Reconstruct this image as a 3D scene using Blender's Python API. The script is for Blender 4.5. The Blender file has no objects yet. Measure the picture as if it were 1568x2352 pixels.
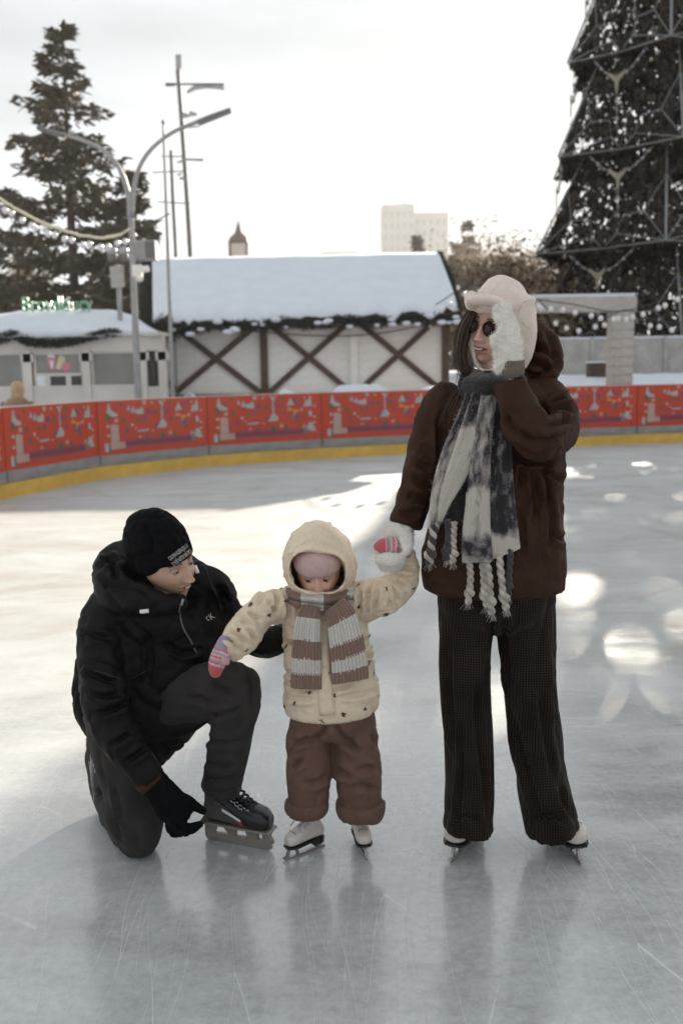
import bpy, bmesh, math, random
import numpy as np
from mathutils import Vector, Matrix, noise
random.seed(7)
rng = np.random.default_rng(7)
scene = bpy.context.scene
COL = scene.collection
R = math.radians

# ---------------------------------------------------------------- camera
CAM_H, PITCH, ROLL, FOC = 1.53, R(8.31), R(0.9), 35 / 36 * 2352
_F = Vector((0, math.cos(PITCH), -math.sin(PITCH)))
_U0 = Vector((0, math.sin(PITCH), math.cos(PITCH)))
_R0 = Vector((1, 0, 0))
_RR = _R0 * math.cos(ROLL) - _U0 * math.sin(ROLL)
_UU = _U0 * math.cos(ROLL) + _R0 * math.sin(ROLL)
cam_data = bpy.data.cameras.new('camera')
cam_data.sensor_fit = 'VERTICAL'; cam_data.sensor_height = 36; cam_data.lens = 35
cam_data.clip_start = 0.05; cam_data.clip_end = 3000
cam_data.dof.use_dof = True; cam_data.dof.focus_distance = 2.95; cam_data.dof.aperture_fstop = 3.2
cam = bpy.data.objects.new('camera', cam_data); COL.objects.link(cam)
_m = Matrix.Identity(4)
for _i in range(3):
    _m[_i][0] = _RR[_i]; _m[_i][1] = _UU[_i]; _m[_i][2] = -_F[_i]
_m[2][3] = CAM_H
cam.matrix_world = _m
scene.camera = cam

# ---------------------------------------------------------------- sky, sun, exposure
SUN_AZ, SUN_EL = R(16.0), R(17.5)
world = bpy.data.worlds.new('World'); scene.world = world; world.use_nodes = True
wn = world.node_tree.nodes; wl = world.node_tree.links
sky = wn.new('ShaderNodeTexSky'); sky.sky_type = 'NISHITA'; sky.sun_disc = False
sky.sun_elevation = SUN_EL; sky.sun_rotation = SUN_AZ
sky.air_density = 0.75; sky.dust_density = 1.8; sky.ozone_density = 1.0; sky.altitude = 100
# a thin bright veil of high cloud over the whole sky
wtc = wn.new('ShaderNodeTexCoord'); wmap = wn.new('ShaderNodeMapping'); wmap.inputs['Scale'].default_value = (1.2, 1.2, 4.5); wl.new(wtc.outputs['Generated'], wmap.inputs[0])
wno = wn.new('ShaderNodeTexNoise'); wno.inputs['Scale'].default_value = 1.6; wno.inputs['Detail'].default_value = 5; wl.new(wmap.outputs[0], wno.inputs[0])
wrg = wn.new('ShaderNodeMapRange'); wrg.inputs[1].default_value = .35; wrg.inputs[2].default_value = .65; wrg.inputs[3].default_value = 2.45; wrg.inputs[4].default_value = 3.5; wl.new(wno.outputs[0], wrg.inputs[0])
wve = wn.new('ShaderNodeVectorMath'); wve.operation = 'SCALE'; wve.inputs[0].default_value = (.935, 1.0, 1.05); wl.new(wrg.outputs[0], wve.inputs['Scale'])
wsk = wn.new('ShaderNodeVectorMath'); wsk.operation = 'MULTIPLY_ADD'; wsk.inputs[1].default_value = (.014, .014, .0135); wl.new(sky.outputs[0], wsk.inputs[0]); wl.new(wve.outputs[0], wsk.inputs[2])
wl.new(wsk.outputs[0], wn['Background'].inputs[0]); wn['Background'].inputs[1].default_value = 0.10
sun_d = bpy.data.lights.new('sun', 'SUN'); sun_d.energy = 5.0; sun_d.angle = R(0.53); sun_d.color = (1.0, 0.89, 0.73)
sun = bpy.data.objects.new('sun', sun_d); COL.objects.link(sun)
_s = Vector((math.sin(SUN_AZ) * math.cos(SUN_EL), math.cos(SUN_AZ) * math.cos(SUN_EL), math.sin(SUN_EL)))
sun.rotation_euler = _s.to_track_quat('Z', 'Y').to_euler()
sun.location = (9, 30, 30)
vs = scene.view_settings
vs.view_transform = 'Standard'; vs.look = 'None'; vs.exposure = 1.42; vs.gamma = 1.0; vs.use_curve_mapping = False
scene.cycles.max_bounces = 8; scene.cycles.transparent_max_bounces = 12

# ---------------------------------------------------------------- helpers
def ray(px, py):
    return _F + _RR * ((px - 784) / FOC) + _UU * ((1176 - py) / FOC)
def P(px, py, Y):
    """world point seen at (px, py) of the 1568 x 2352 survey of the place, at distance Y along the ground"""
    d = ray(px, py); return Vector((0, 0, CAM_H)) + d * (Y / d.y)
def G(px, py, z=0.0):
    d = ray(px, py); return Vector((0, 0, CAM_H)) + d * ((z - CAM_H) / d.z)
def S(px, py, Y):
    return Y / ray(px, py).y / FOC          # metres in one survey pixel at that distance

def empty(name, loc, label=None, cat=None, group=None):
    o = bpy.data.objects.new(name, None); COL.objects.link(o); o.location = loc; o.empty_display_size = .1
    tag(o, label, cat, group); return o
def tag(o, label=None, cat=None, group=None, kind=None):
    if label: o['label'] = label
    if cat: o['category'] = cat
    if group: o['group'] = group
    if kind: o['kind'] = kind
    return o
def attach(o, parent):
    if parent is not None:
        o.parent = parent
        if parent.type == 'EMPTY':
            o.matrix_parent_inverse = Matrix.Translation(-Vector(parent.location))
    return o
def link_mesh(name, me, parent=None):
    o = bpy.data.objects.new(name, me); COL.objects.link(o); return attach(o, parent)

class MB:
    """collects shapes, then links them as one mesh object"""
    def __init__(s): s.v = []; s.f = []; s.m = []; s.mi = 0
    def add(s, vs_, fs_, mi=None):
        o = len(s.v); s.v.extend(tuple(x) for x in vs_)
        s.f.extend(tuple(i + o for i in f) for f in fs_)
        s.m.extend([s.mi if mi is None else mi] * len(fs_))
    def box(s, c, size, rot=None, mi=None):
        hx, hy, hz = (k / 2 for k in size); c = Vector(c)
        vs_ = [Vector((x, y, z)) for z in (-hz, hz) for y in (-hy, hy) for x in (-hx, hx)]
        if rot is not None: vs_ = [rot @ v for v in vs_]
        s.add([c + v for v in vs_], [(0, 2, 3, 1), (4, 5, 7, 6), (0, 1, 5, 4), (2, 6, 7, 3), (0, 4, 6, 2), (1, 3, 7, 5)], mi)
    def bar(s, a, b, w, d, mi=None):
        a = Vector(a); b = Vector(b); t = (b - a).normalized()
        n = Vector((0, 1, 0)) if abs(t.y) < .9 else Vector((0, 0, 1))
        x = t.cross(n).normalized(); y = x.cross(t)
        vs_ = []
        for p in (a, b):
            for i, j in ((-1, -1), (1, -1), (1, 1), (-1, 1)): vs_.append(p + x * (i * w / 2) + y * (j * d / 2))
        s.add(vs_, [(3, 2, 1, 0), (4, 5, 6, 7), (0, 1, 5, 4), (1, 2, 6, 5), (2, 3, 7, 6), (3, 0, 4, 7)], mi)
    def tube(s, path, rad, n=8, mi=None, caps=True, prof=None):
        path = [Vector(p) for p in path]
        if not hasattr(rad, '__len__'): rad = [rad] * len(path)
        rings = []; prev = None
        for i, p in enumerate(path):
            t = (path[min(i + 1, len(path) - 1)] - path[max(i - 1, 0)])
            t = t.normalized() if t.length > 1e-9 else Vector((0, 0, 1))
            if prev is None:
                h = Vector((0, 1, 0)) if abs(t.y) < .9 else Vector((1, 0, 0))
                x = t.cross(h).normalized()
            else:
                x = (prev - t * prev.dot(t)).normalized()
            prev = x; y = t.cross(x)
            rings.append([p + (x * math.cos(2 * math.pi * k / n) + y * math.sin(2 * math.pi * k / n)) * rad[i] for k in range(n)])
        vs_ = [v for r in rings for v in r]; fs_ = []
        for i in range(len(rings) - 1):
            for k in range(n):
                k2 = (k + 1) % n; fs_.append((i * n + k, i * n + k2, (i + 1) * n + k2, (i + 1) * n + k))
        if caps:
            fs_.append(tuple(range(n - 1, -1, -1))); b = (len(rings) - 1) * n; fs_.append(tuple(b + k for k in range(n)))
        s.add(vs_, fs_, mi)
    def ball(s, c, r, nu=10, nv=7, sc=(1, 1, 1), mi=None, rot=None):
        c = Vector(c); vs_ = []; fs_ = []
        for j in range(1, nv):
            th = math.pi * j / nv
            for i in range(nu):
                a = 2 * math.pi * i / nu
                q = Vector((math.sin(th) * math.cos(a) * sc[0], math.sin(th) * math.sin(a) * sc[1], math.cos(th) * sc[2])) * r
                vs_.append(c + (rot @ q if rot else q))
        top = Vector((0, 0, r * sc[2])); 
        vs_.append(c + (rot @ top if rot else top)); vs_.append(c - (rot @ top if rot else top))
        T = len(vs_) - 2
        for i in range(nu):
            i2 = (i + 1) % nu
            fs_.append((T, i, i2)); b = (nv - 2) * nu; fs_.append((T + 1, b + i2, b + i))
            for j in range(nv - 2): fs_.append((j * nu + i, (j + 1) * nu + i, (j + 1) * nu + i2, j * nu + i2))
        s.add(vs_, fs_, mi)
    def lathe(s, c, prof, n=16, mi=None):
        c = Vector(c); vs_ = []; fs_ = []
        for r, z in prof:
            for k in range(n): vs_.append(c + Vector((r * math.cos(2 * math.pi * k / n), r * math.sin(2 * math.pi * k / n), z)))
        for i in range(len(prof) - 1):
            for k in range(n):
                k2 = (k + 1) % n; fs_.append((i * n + k, i * n + k2, (i + 1) * n + k2, (i + 1) * n + k))
        fs_.append(tuple(range(n - 1, -1, -1))); b = (len(prof) - 1) * n; fs_.append(tuple(b + k for k in range(n)))
        s.add(vs_, fs_, mi)
    def prism(s, poly, y0, y1, mi=None, frame=None):
        """polygon in x-z, extruded along y; frame maps (x,y,z)->world"""
        n = len(poly); fr = frame or (lambda x, y, z: (x, y, z))
        vs_ = [fr(x, y0, z) for x, z in poly] + [fr(x, y1, z) for x, z in poly]
        fs_ = [tuple(range(n)), tuple(range(2 * n - 1, n - 1, -1))]
        for i in range(n): j = (i + 1) % n; fs_.append((i, i + n, j + n, j))
        s.add(vs_, fs_, mi)
    def mesh(s, name, mats, smooth=False):
        me = bpy.data.meshes.new(name); me.from_pydata(s.v, [], s.f)
        for m in (mats if isinstance(mats, (list, tuple)) else [mats]): me.materials.append(m)
        if any(s.m): me.polygons.foreach_set('material_index', s.m)
        if smooth: me.polygons.foreach_set('use_smooth', [True] * len(me.polygons))
        me.update(); return me
    def build(s, name, mats, parent=None, smooth=False):
        return link_mesh(name, s.mesh(name, mats, smooth), parent)

def catmull(rows, step=None, n=None):
    """rows: arrays of equal length (first three are a point); returns a dense resampling"""
    A = np.array(rows, float); k = len(A)
    if k == 2: A = np.vstack([A[0], (A[0] + A[1]) / 2, A[1]]); k = 3
    E = np.vstack([2 * A[0] - A[1], A, 2 * A[-1] - A[-2]])
    out = []
    for i in range(k - 1):
        p0, p1, p2, p3 = E[i:i + 4]
        L = np.linalg.norm(p2[:3] - p1[:3]); m = n or max(2, int(L / step))
        for j in range(m):
            t = j / m
            out.append(.5 * ((2 * p1) + (-p0 + p2) * t + (2 * p0 - 5 * p1 + 4 * p2 - p3) * t * t + (-p0 + 3 * p1 - 3 * p2 + p3) * t ** 3))
    out.append(A[-1]); return np.array(out)

# ---------------------------------------------------------------- materials
def nodes_of(name):
    m = bpy.data.materials.new(name); m.use_nodes = True
    nt = m.node_tree; return m, nt, nt.nodes['Principled BSDF']
def pbr(name, col, rough=.6, var=.18, vs_=6., bump=0., bs=60., spec=.5, metal=0., sheen=0., var2=0., vs2=40., stretch=None, coat=0., trans=0.):
    m, nt, b = nodes_of(name); N = nt.nodes; L = nt.links
    b.inputs['Roughness'].default_value = rough; b.inputs['Metallic'].default_value = metal
    b.inputs['Specular IOR Level'].default_value = spec; b.inputs['Coat Weight'].default_value = coat
    if sheen: b.inputs['Sheen Weight'].default_value = sheen; b.inputs['Sheen Roughness'].default_value = .6
    if trans: b.inputs['Transmission Weight'].default_value = trans
    tc = N.new('ShaderNodeTexCoord'); src = tc.outputs['Object']
    if stretch:
        mp = N.new('ShaderNodeMapping'); mp.inputs['Scale'].default_value = stretch; L.new(src, mp.inputs[0]); src = mp.outputs[0]
    n1 = N.new('ShaderNodeTexNoise'); n1.inputs['Scale'].default_value = vs_; n1.inputs['Detail'].default_value = 5; L.new(src, n1.inputs[0])
    r1 = N.new('ShaderNodeMapRange'); r1.inputs[1].default_value = .3; r1.inputs[2].default_value = .7
    r1.inputs[3].default_value = 1 - var; r1.inputs[4].default_value = 1 + var; L.new(n1.outputs[0], r1.inputs[0])
    val = r1.outputs[0]
    if var2:
        n2 = N.new('ShaderNodeTexNoise'); n2.inputs['Scale'].default_value = vs2; n2.inputs['Detail'].default_value = 3; L.new(src, n2.inputs[0])
        r2 = N.new('ShaderNodeMapRange'); r2.inputs[1].default_value = .3; r2.inputs[2].default_value = .7
        r2.inputs[3].default_value = 1 - var2; r2.inputs[4].default_value = 1 + var2; L.new(n2.outputs[0], r2.inputs[0])
        mu = N.new('ShaderNodeMath'); mu.operation = 'MULTIPLY'; L.new(val, mu.inputs[0]); L.new(r2.outputs[0], mu.inputs[1]); val = mu.outputs[0]
    mx = N.new('ShaderNodeVectorMath'); mx.operation = 'SCALE'; mx.inputs[0].default_value = col[:3]; L.new(val, mx.inputs['Scale'])
    L.new(mx.outputs[0], b.inputs['Base Color'])
    if bump:
        n3 = N.new('ShaderNodeTexNoise'); n3.inputs['Scale'].default_value = bs; n3.inputs['Detail'].default_value = 4; L.new(src, n3.inputs[0])
        bp = N.new('ShaderNodeBump'); bp.inputs['Strength'].default_value = 1.0; bp.inputs['Distance'].default_value = bump; L.new(n3.outputs[0], bp.inputs['Height'])
        L.new(bp.outputs[0], b.inputs['Normal'])
    return m
def nd(nt, t, **kw):
    n = nt.nodes.new('ShaderNode' + t)
    for k, v in kw.items(): setattr(n, k, v)
    return n

M = {}
M['snow'] = pbr('snow', (.64, .67, .72), .75, .04, 3, .02, 14, spec=.3)
M['steel'] = pbr('galvanised_steel', (.30, .29, .28), .5, .15, 5, spec=.5)
M['steel_dark'] = pbr('dark_steel', (.13, .12, .115), .55, .15, 5)
M['brown_wood'] = pbr('brown_wood', (.085, .045, .03), .75, .3, 4, .002, 30)
M['white_wall'] = pbr('white_wall', (.86, .80, .73), .8, .09, 1.2, .002, 40, var2=.05, vs2=14)
M['cream'] = pbr('cream_paint', (.60, .55, .49), .6, .08, 2)
M['dark'] = pbr('dark_interior', (.05, .045, .04), .7, .2, 3)
M['concrete'] = pbr('concrete', (.36, .34, .32), .85, .15, 3, .004, 20, var2=.1, vs2=20)
M['fir_dark'] = pbr('fir_garland', (.012, .02, .015), .8, .4, 9)
M['spruce'] = pbr('spruce_needles', (.062, .047, .025), .7, .45, 1.5)
M['bark'] = pbr('bark', (.08, .055, .04), .9, .3, 6, .006, 30)
# ================================================================ SETTING
# ---- ice
def ice_material():
    m, nt, b = nodes_of('rink_ice'); L = nt.links
    tc = nd(nt, 'TexCoord'); src = tc.outputs['Object']
    warp = nd(nt, 'TexNoise'); warp.inputs['Scale'].default_value = .35; warp.inputs['Detail'].default_value = 2; L.new(src, warp.inputs[0])
    wv = nd(nt, 'VectorMath', operation='SCALE'); wv.inputs['Scale'].default_value = .9; L.new(warp.outputs['Color'], wv.inputs[0])
    wsum = nd(nt, 'VectorMath', operation='ADD'); L.new(src, wsum.inputs[0]); L.new(wv.outputs[0], wsum.inputs[1])
    def lines(rot, sc, thick, seed):
        mp = nd(nt, 'Mapping'); mp.inputs['Rotation'].default_value = (0, 0, rot); mp.inputs['Scale'].default_value = sc
        mp.inputs['Location'].default_value = (seed, seed * 2, 0); L.new(wsum.outputs[0], mp.inputs[0])
        v = nd(nt, 'TexVoronoi', feature='DISTANCE_TO_EDGE', voronoi_dimensions='2D'); v.inputs['Scale'].default_value = 1; L.new(mp.outputs[0], v.inputs[0])
        r = nd(nt, 'MapRange'); r.inputs[1].default_value = 0; r.inputs[2].default_value = thick; r.inputs[3].default_value = 1; r.inputs[4].default_value = 0; L.new(v.outputs[0], r.inputs[0])
        n = nd(nt, 'TexNoise'); n.inputs['Scale'].default_value = 1.7; n.inputs['Detail'].default_value = 3; L.new(mp.outputs[0], n.inputs[0])
        r2 = nd(nt, 'MapRange'); r2.inputs[1].default_value = .45; r2.inputs[2].default_value = .62; L.new(n.outputs[0], r2.inputs[0])
        mu = nd(nt, 'Math', operation='MULTIPLY'); L.new(r.outputs[0], mu.inputs[0]); L.new(r2.outputs[0], mu.inputs[1]); return mu.outputs[0]
    def add(a, c):
        mu = nd(nt, 'Math', operation='ADD'); mu.use_clamp = True; L.new(a, mu.inputs[0]); L.new(c, mu.inputs[1]); return mu.outputs[0]
    scr = lines(.5, (2.6, .22, 1), .0026, 1)
    for a in ((-.5, (2.8, .2, 1), .0028, 3.3), (1.25, (2.4, .25, 1), .0024, 7.1), (-1.1, (2.7, .22, 1), .0026, 9.7), (.1, (4.5, .3, 1), .0040, 12.9), (2.6, (4.8, .4, 1), .0040, 15.2), (.85, (7, .5, 1), .006, 18.), (-.25, (7, .5, 1), .006, 23.)):
        scr = add(scr, lines(*a))
    # broad worn streaks, fine snow dust
    mp = nd(nt, 'Mapping'); mp.inputs['Rotation'].default_value = (0, 0, .35); mp.inputs['Scale'].default_value = (1.0, 2.2, 1); L.new(wsum.outputs[0], mp.inputs[0])
    n1 = nd(nt, 'TexNoise'); n1.inputs['Scale'].default_value = 1.3; n1.inputs['Detail'].default_value = 7; n1.inputs['Roughness'].default_value = .62; L.new(mp.outputs[0], n1.inputs[0])
    n2 = nd(nt, 'TexNoise'); n2.inputs['Scale'].default_value = 34; n2.inputs['Detail'].default_value = 5; n2.inputs['Roughness'].default_value = .7; L.new(src, n2.inputs[0])
    cr = nd(nt, 'ValToRGB'); e = cr.color_ramp.elements
    e[0].position = .30; e[0].color = (.37, .367, .36, 1); e[1].position = .72; e[1].color = (.58, .595, .595, 1); L.new(n1.outputs[0], cr.inputs[0])
    ds = nd(nt, 'MapRange'); ds.inputs[1].default_value = .35; ds.inputs[2].default_value = .75; ds.inputs[3].default_value = .84; ds.inputs[4].default_value = 1.14; L.new(n2.outputs[0], ds.inputs[0])
    c1 = nd(nt, 'VectorMath', operation='SCALE'); L.new(cr.outputs[0], c1.inputs[0]); L.new(ds.outputs[0], c1.inputs['Scale'])
    sf = nd(nt, 'Math', operation='MULTIPLY'); sf.inputs[1].default_value = .40; L.new(scr, sf.inputs[0])
    mx = nd(nt, 'Mix', data_type='RGBA'); L.new(sf.outputs[0], mx.inputs[0]); L.new(c1.outputs[0], mx.inputs[6]); mx.inputs[7].default_value = (.78, .79, .79, 1)
    # small dull scuffs where the top skin has been scraped
    n4 = nd(nt, 'TexNoise'); n4.inputs['Scale'].default_value = 3.1; n4.inputs['Detail'].default_value = 9; n4.inputs['Roughness'].default_value = .74; L.new(mp.outputs[0], n4.inputs[0])
    s4 = nd(nt, 'MapRange'); s4.inputs[1].default_value = .57; s4.inputs[2].default_value = .68; s4.inputs[3].default_value = 0; s4.inputs[4].default_value = .38; L.new(n4.outputs[0], s4.inputs[0])
    mx2 = nd(nt, 'Mix', data_type='RGBA'); L.new(s4.outputs[0], mx2.inputs[0]); L.new(mx.outputs[2], mx2.inputs[6]); mx2.inputs[7].default_value = (.27, .25, .235, 1)
    L.new(mx2.outputs[2], b.inputs['Base Color'])
    # snow dust: skated-over ice farther out is powdered and dull, the patch the group stands on is bare and wet
    sx = nd(nt, 'SeparateXYZ'); L.new(src, sx.inputs[0])
    dn = nd(nt, 'MapRange'); dn.inputs[1].default_value = .2; dn.inputs[2].default_value = .8; dn.inputs[3].default_value = -1.6; dn.inputs[4].default_value = 1.6; L.new(n1.outputs[0], dn.inputs[0])
    dy = nd(nt, 'Math', operation='ADD'); L.new(sx.outputs[1], dy.inputs[0]); L.new(dn.outputs[0], dy.inputs[1])
    du = nd(nt, 'MapRange', interpolation_type='SMOOTHSTEP'); du.inputs[1].default_value = 2.6; du.inputs[2].default_value = 6.0; L.new(dy.outputs[0], du.inputs[0])
    dust = du.outputs[0]
    def mixv(a, c, sock):
        r = nd(nt, 'MapRange'); r.inputs[3].default_value = a; r.inputs[4].default_value = c; L.new(dust, r.inputs[0])
        if sock: L.new(r.outputs[0], sock)
        return r.outputs[0]
    mpd = nd(nt, 'Mapping'); mpd.inputs['Rotation'].default_value = (0, 0, -.6); mpd.inputs['Scale'].default_value = (.8, 1.3, 1); L.new(wsum.outputs[0], mpd.inputs[0])
    n6 = nd(nt, 'TexNoise'); n6.inputs['Scale'].default_value = 1.1; n6.inputs['Detail'].default_value = 9; n6.inputs['Roughness'].default_value = .74; n6.inputs['Distortion'].default_value = .6; L.new(mpd.outputs[0], n6.inputs[0])
    dcr = nd(nt, 'ValToRGB'); q = dcr.color_ramp.elements; q[0].position = .34; q[0].color = (.35, .325, .285, 1); q[1].position = .66; q[1].color = (.55, .555, .55, 1); q = q.new(.47); q.color = (.45, .445, .43, 1); L.new(n6.outputs[0], dcr.inputs[0])
    dfac = mixv(0, .8, None); dm = nd(nt, 'Math', operation='MULTIPLY'); L.new(dfac, dm.inputs[0]); L.new(ds.outputs[0], dm.inputs[1])
    mx3 = nd(nt, 'Mix', data_type='RGBA'); L.new(dm.outputs[0], mx3.inputs[0]); L.new(mx2.outputs[2], mx3.inputs[6]); L.new(dcr.outputs[0], mx3.inputs[7]); L.new(mx3.outputs[2], b.inputs['Base Color'])
    rr = nd(nt, 'MapRange'); rr.inputs[1].default_value = .3; rr.inputs[2].default_value = .7; rr.inputs[3].default_value = .15; rr.inputs[4].default_value = .30; L.new(n1.outputs[0], rr.inputs[0])
    ra = nd(nt, 'Math', operation='MULTIPLY_ADD'); ra.inputs[1].default_value = .2; L.new(scr, ra.inputs[0]); L.new(rr.outputs[0], ra.inputs[2])
    rb = nd(nt, 'Math', operation='ADD'); L.new(ra.outputs[0], rb.inputs[0]); L.new(mixv(0, .35, None), rb.inputs[1]); L.new(rb.outputs[0], b.inputs['Roughness'])
    b.inputs['IOR'].default_value = 1.45; mixv(.7, .12, b.inputs['Specular IOR Level']); mixv(.65, .03, b.inputs['Coat Weight']); mixv(.15, .4, b.inputs['Coat Roughness'])
    hsum = nd(nt, 'Math', operation='MULTIPLY_ADD'); hsum.inputs[1].default_value = .25; L.new(n2.outputs[0], hsum.inputs[0]); L.new(scr, hsum.inputs[2])
    bp = nd(nt, 'Bump'); bp.inputs['Strength'].default_value = .4; bp.inputs['Distance'].default_value = .0014; L.new(hsum.outputs[0], bp.inputs['Height']); L.new(bp.outputs[0], b.inputs['Normal'])
    return m
M['ice'] = ice_material()

mb = MB(); mb.add([(-1500, -300, -.03), (1500, -300, -.03), (1500, 2200, -.03), (-1500, 2200, -.03)], [(0, 1, 2, 3)])
tag(mb.build('ground', M['snow']), kind='structure')

BPTS = [(-3.9, -9), (-4.6, 0), (-4.55, 5), (-4.42, 9), (-4.18, 11.5), (-3.88, 12.85), (-3.36, 14.15), (-2.08, 15.65), (-.31, 16.75), (1.28, 17.4), (4.56, 18.5), (6.53, 18.98), (10, 19.5), (15, 19.6), (20, 18.2)]
bl = catmull([(x, y, 0) for x, y in BPTS], step=.05)
seg = np.r_[0, np.cumsum(np.linalg.norm(np.diff(bl[:, :2], axis=0), axis=1))]
def bpoint(s): return Vector((np.interp(s, seg, bl[:, 0]), np.interp(s, seg, bl[:, 1]), 0))
mb = MB(); poly = [(p[0] + .02, p[1] + .04, 0) for p in bl[::8]] + [(20, -9, 0)]
cx, cy = 4, 5
mb.add([(cx, cy, 0)] + poly, [(0, i + 2, i + 1) for i in range(len(poly) - 1)] + [(0, 1, len(poly))])
tag(mb.build('ice_rink', M['ice']), kind='structure')

# raised snowy plaza behind the boards (right) and shovelled snow along the boards
def snow_heap(name, path, w, h, seed, label=None):
    d = catmull(path, step=.25); vs_ = []; fs_ = []; n = 9
    for i, p in enumerate(d):
        t = d[min(i + 1, len(d) - 1)] - d[max(i - 1, 0)]; t = Vector((t[0], t[1], 0)).normalized(); q = Vector((t.y, -t.x, 0))
        for k in range(n):
            u = k / (n - 1) * 2 - 1
            hh = h * (1 - abs(u) ** 2.6) * (.88 + .3 * noise.noise(Vector((p[0] * 1.4, p[1] * 1.4 + u, seed)))) + .04 * noise.noise(Vector((p[0] * 5, u * 3, seed)))
            vs_.append(Vector(p) + q * (u * w / 2) + Vector((0, 0, max(hh, -.03))))
    for i in range(len(d) - 1):
        for k in range(n - 1): fs_.append((i * n + k, i * n + k + 1, (i + 1) * n + k + 1, (i + 1) * n + k))
    m_ = MB(); m_.add(vs_, fs_); o = m_.build(name, M['snow'], smooth=True); return tag(o, kind='structure')
i0 = float(np.interp(-3.0, bl[:, 0][40:], seg[40:]))
hp = [tuple(bpoint(seg[np.argmin(abs(bl[:, 0] - x))]) + Vector((-.3, .95, 0))) for x in (-2.2, -1.2, 0, 1.2, 2.4)]
snow_heap('snow_bank', hp, 1.3, 1.17, 3)
def plaza():
    vs_ = []; fs_ = []; nx, ny = 60, 24
    for j in range(ny + 1):
        for i in range(nx + 1):
            x = 2.9 + i * 26 / nx; y = 21.6 + j * 26 / ny
            e = min(1, max(0, (y - 21.6) / 2.2)) * min(1, max(0, (x - 2.9) / 1.0))
            z = -.03 + e * (1.23 + .16 * noise.noise(Vector((x * .5, y * .3, 5))) + .05 * noise.noise(Vector((x * 2, y * 2, 1))))
            vs_.append((x, y, z))
    for j in range(ny):
        for i in range(nx): a = j * (nx + 1) + i; fs_.append((a, a + 1, a + nx + 2, a + nx + 1))
    m_ = MB(); m_.add(vs_, fs_); tag(m_.build('snow_terrace', M['snow'], smooth=True), kind='structure')
plaza()

# ---- rink boards
M['red'] = pbr('red_banner', (.46, .044, .013), .38, .10, 2.5, spec=.4)
M['yellow'] = pbr('yellow_kickplate', (.60, .36, .06), .5, .12, 4, .002, 30, var2=.08)
M['board_grey'] = pbr('grey_board', (.24, .225, .215), .7, .25, 3, .003, 25, stretch=(1, 1, 3))
M['plexi'] = pbr('clear_edge', (.6, .55, .52), .25, .05)
PR = [(.34, .35, .34), (.40, .27, .23), (.03, .10, .045), (.11, .06, .14), (.28, .30, .38), (.22, .02, .03), (.45, .30, .36), (.55, .22, .06), (.10, .13, .22)]
PM = [pbr('banner_print_%s' % n, c, .4, .12, 9) for n, c in zip(('white', 'pink', 'green', 'purple', 'grey', 'maroon', 'lilac', 'orange', 'blue'), PR)]
def circ(x, y, r, n=8, sy=1.0): return [(x + r * math.cos(2 * math.pi * k / n), y + r * sy * math.sin(2 * math.pi * k / n)) for k in range(n)]
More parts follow.
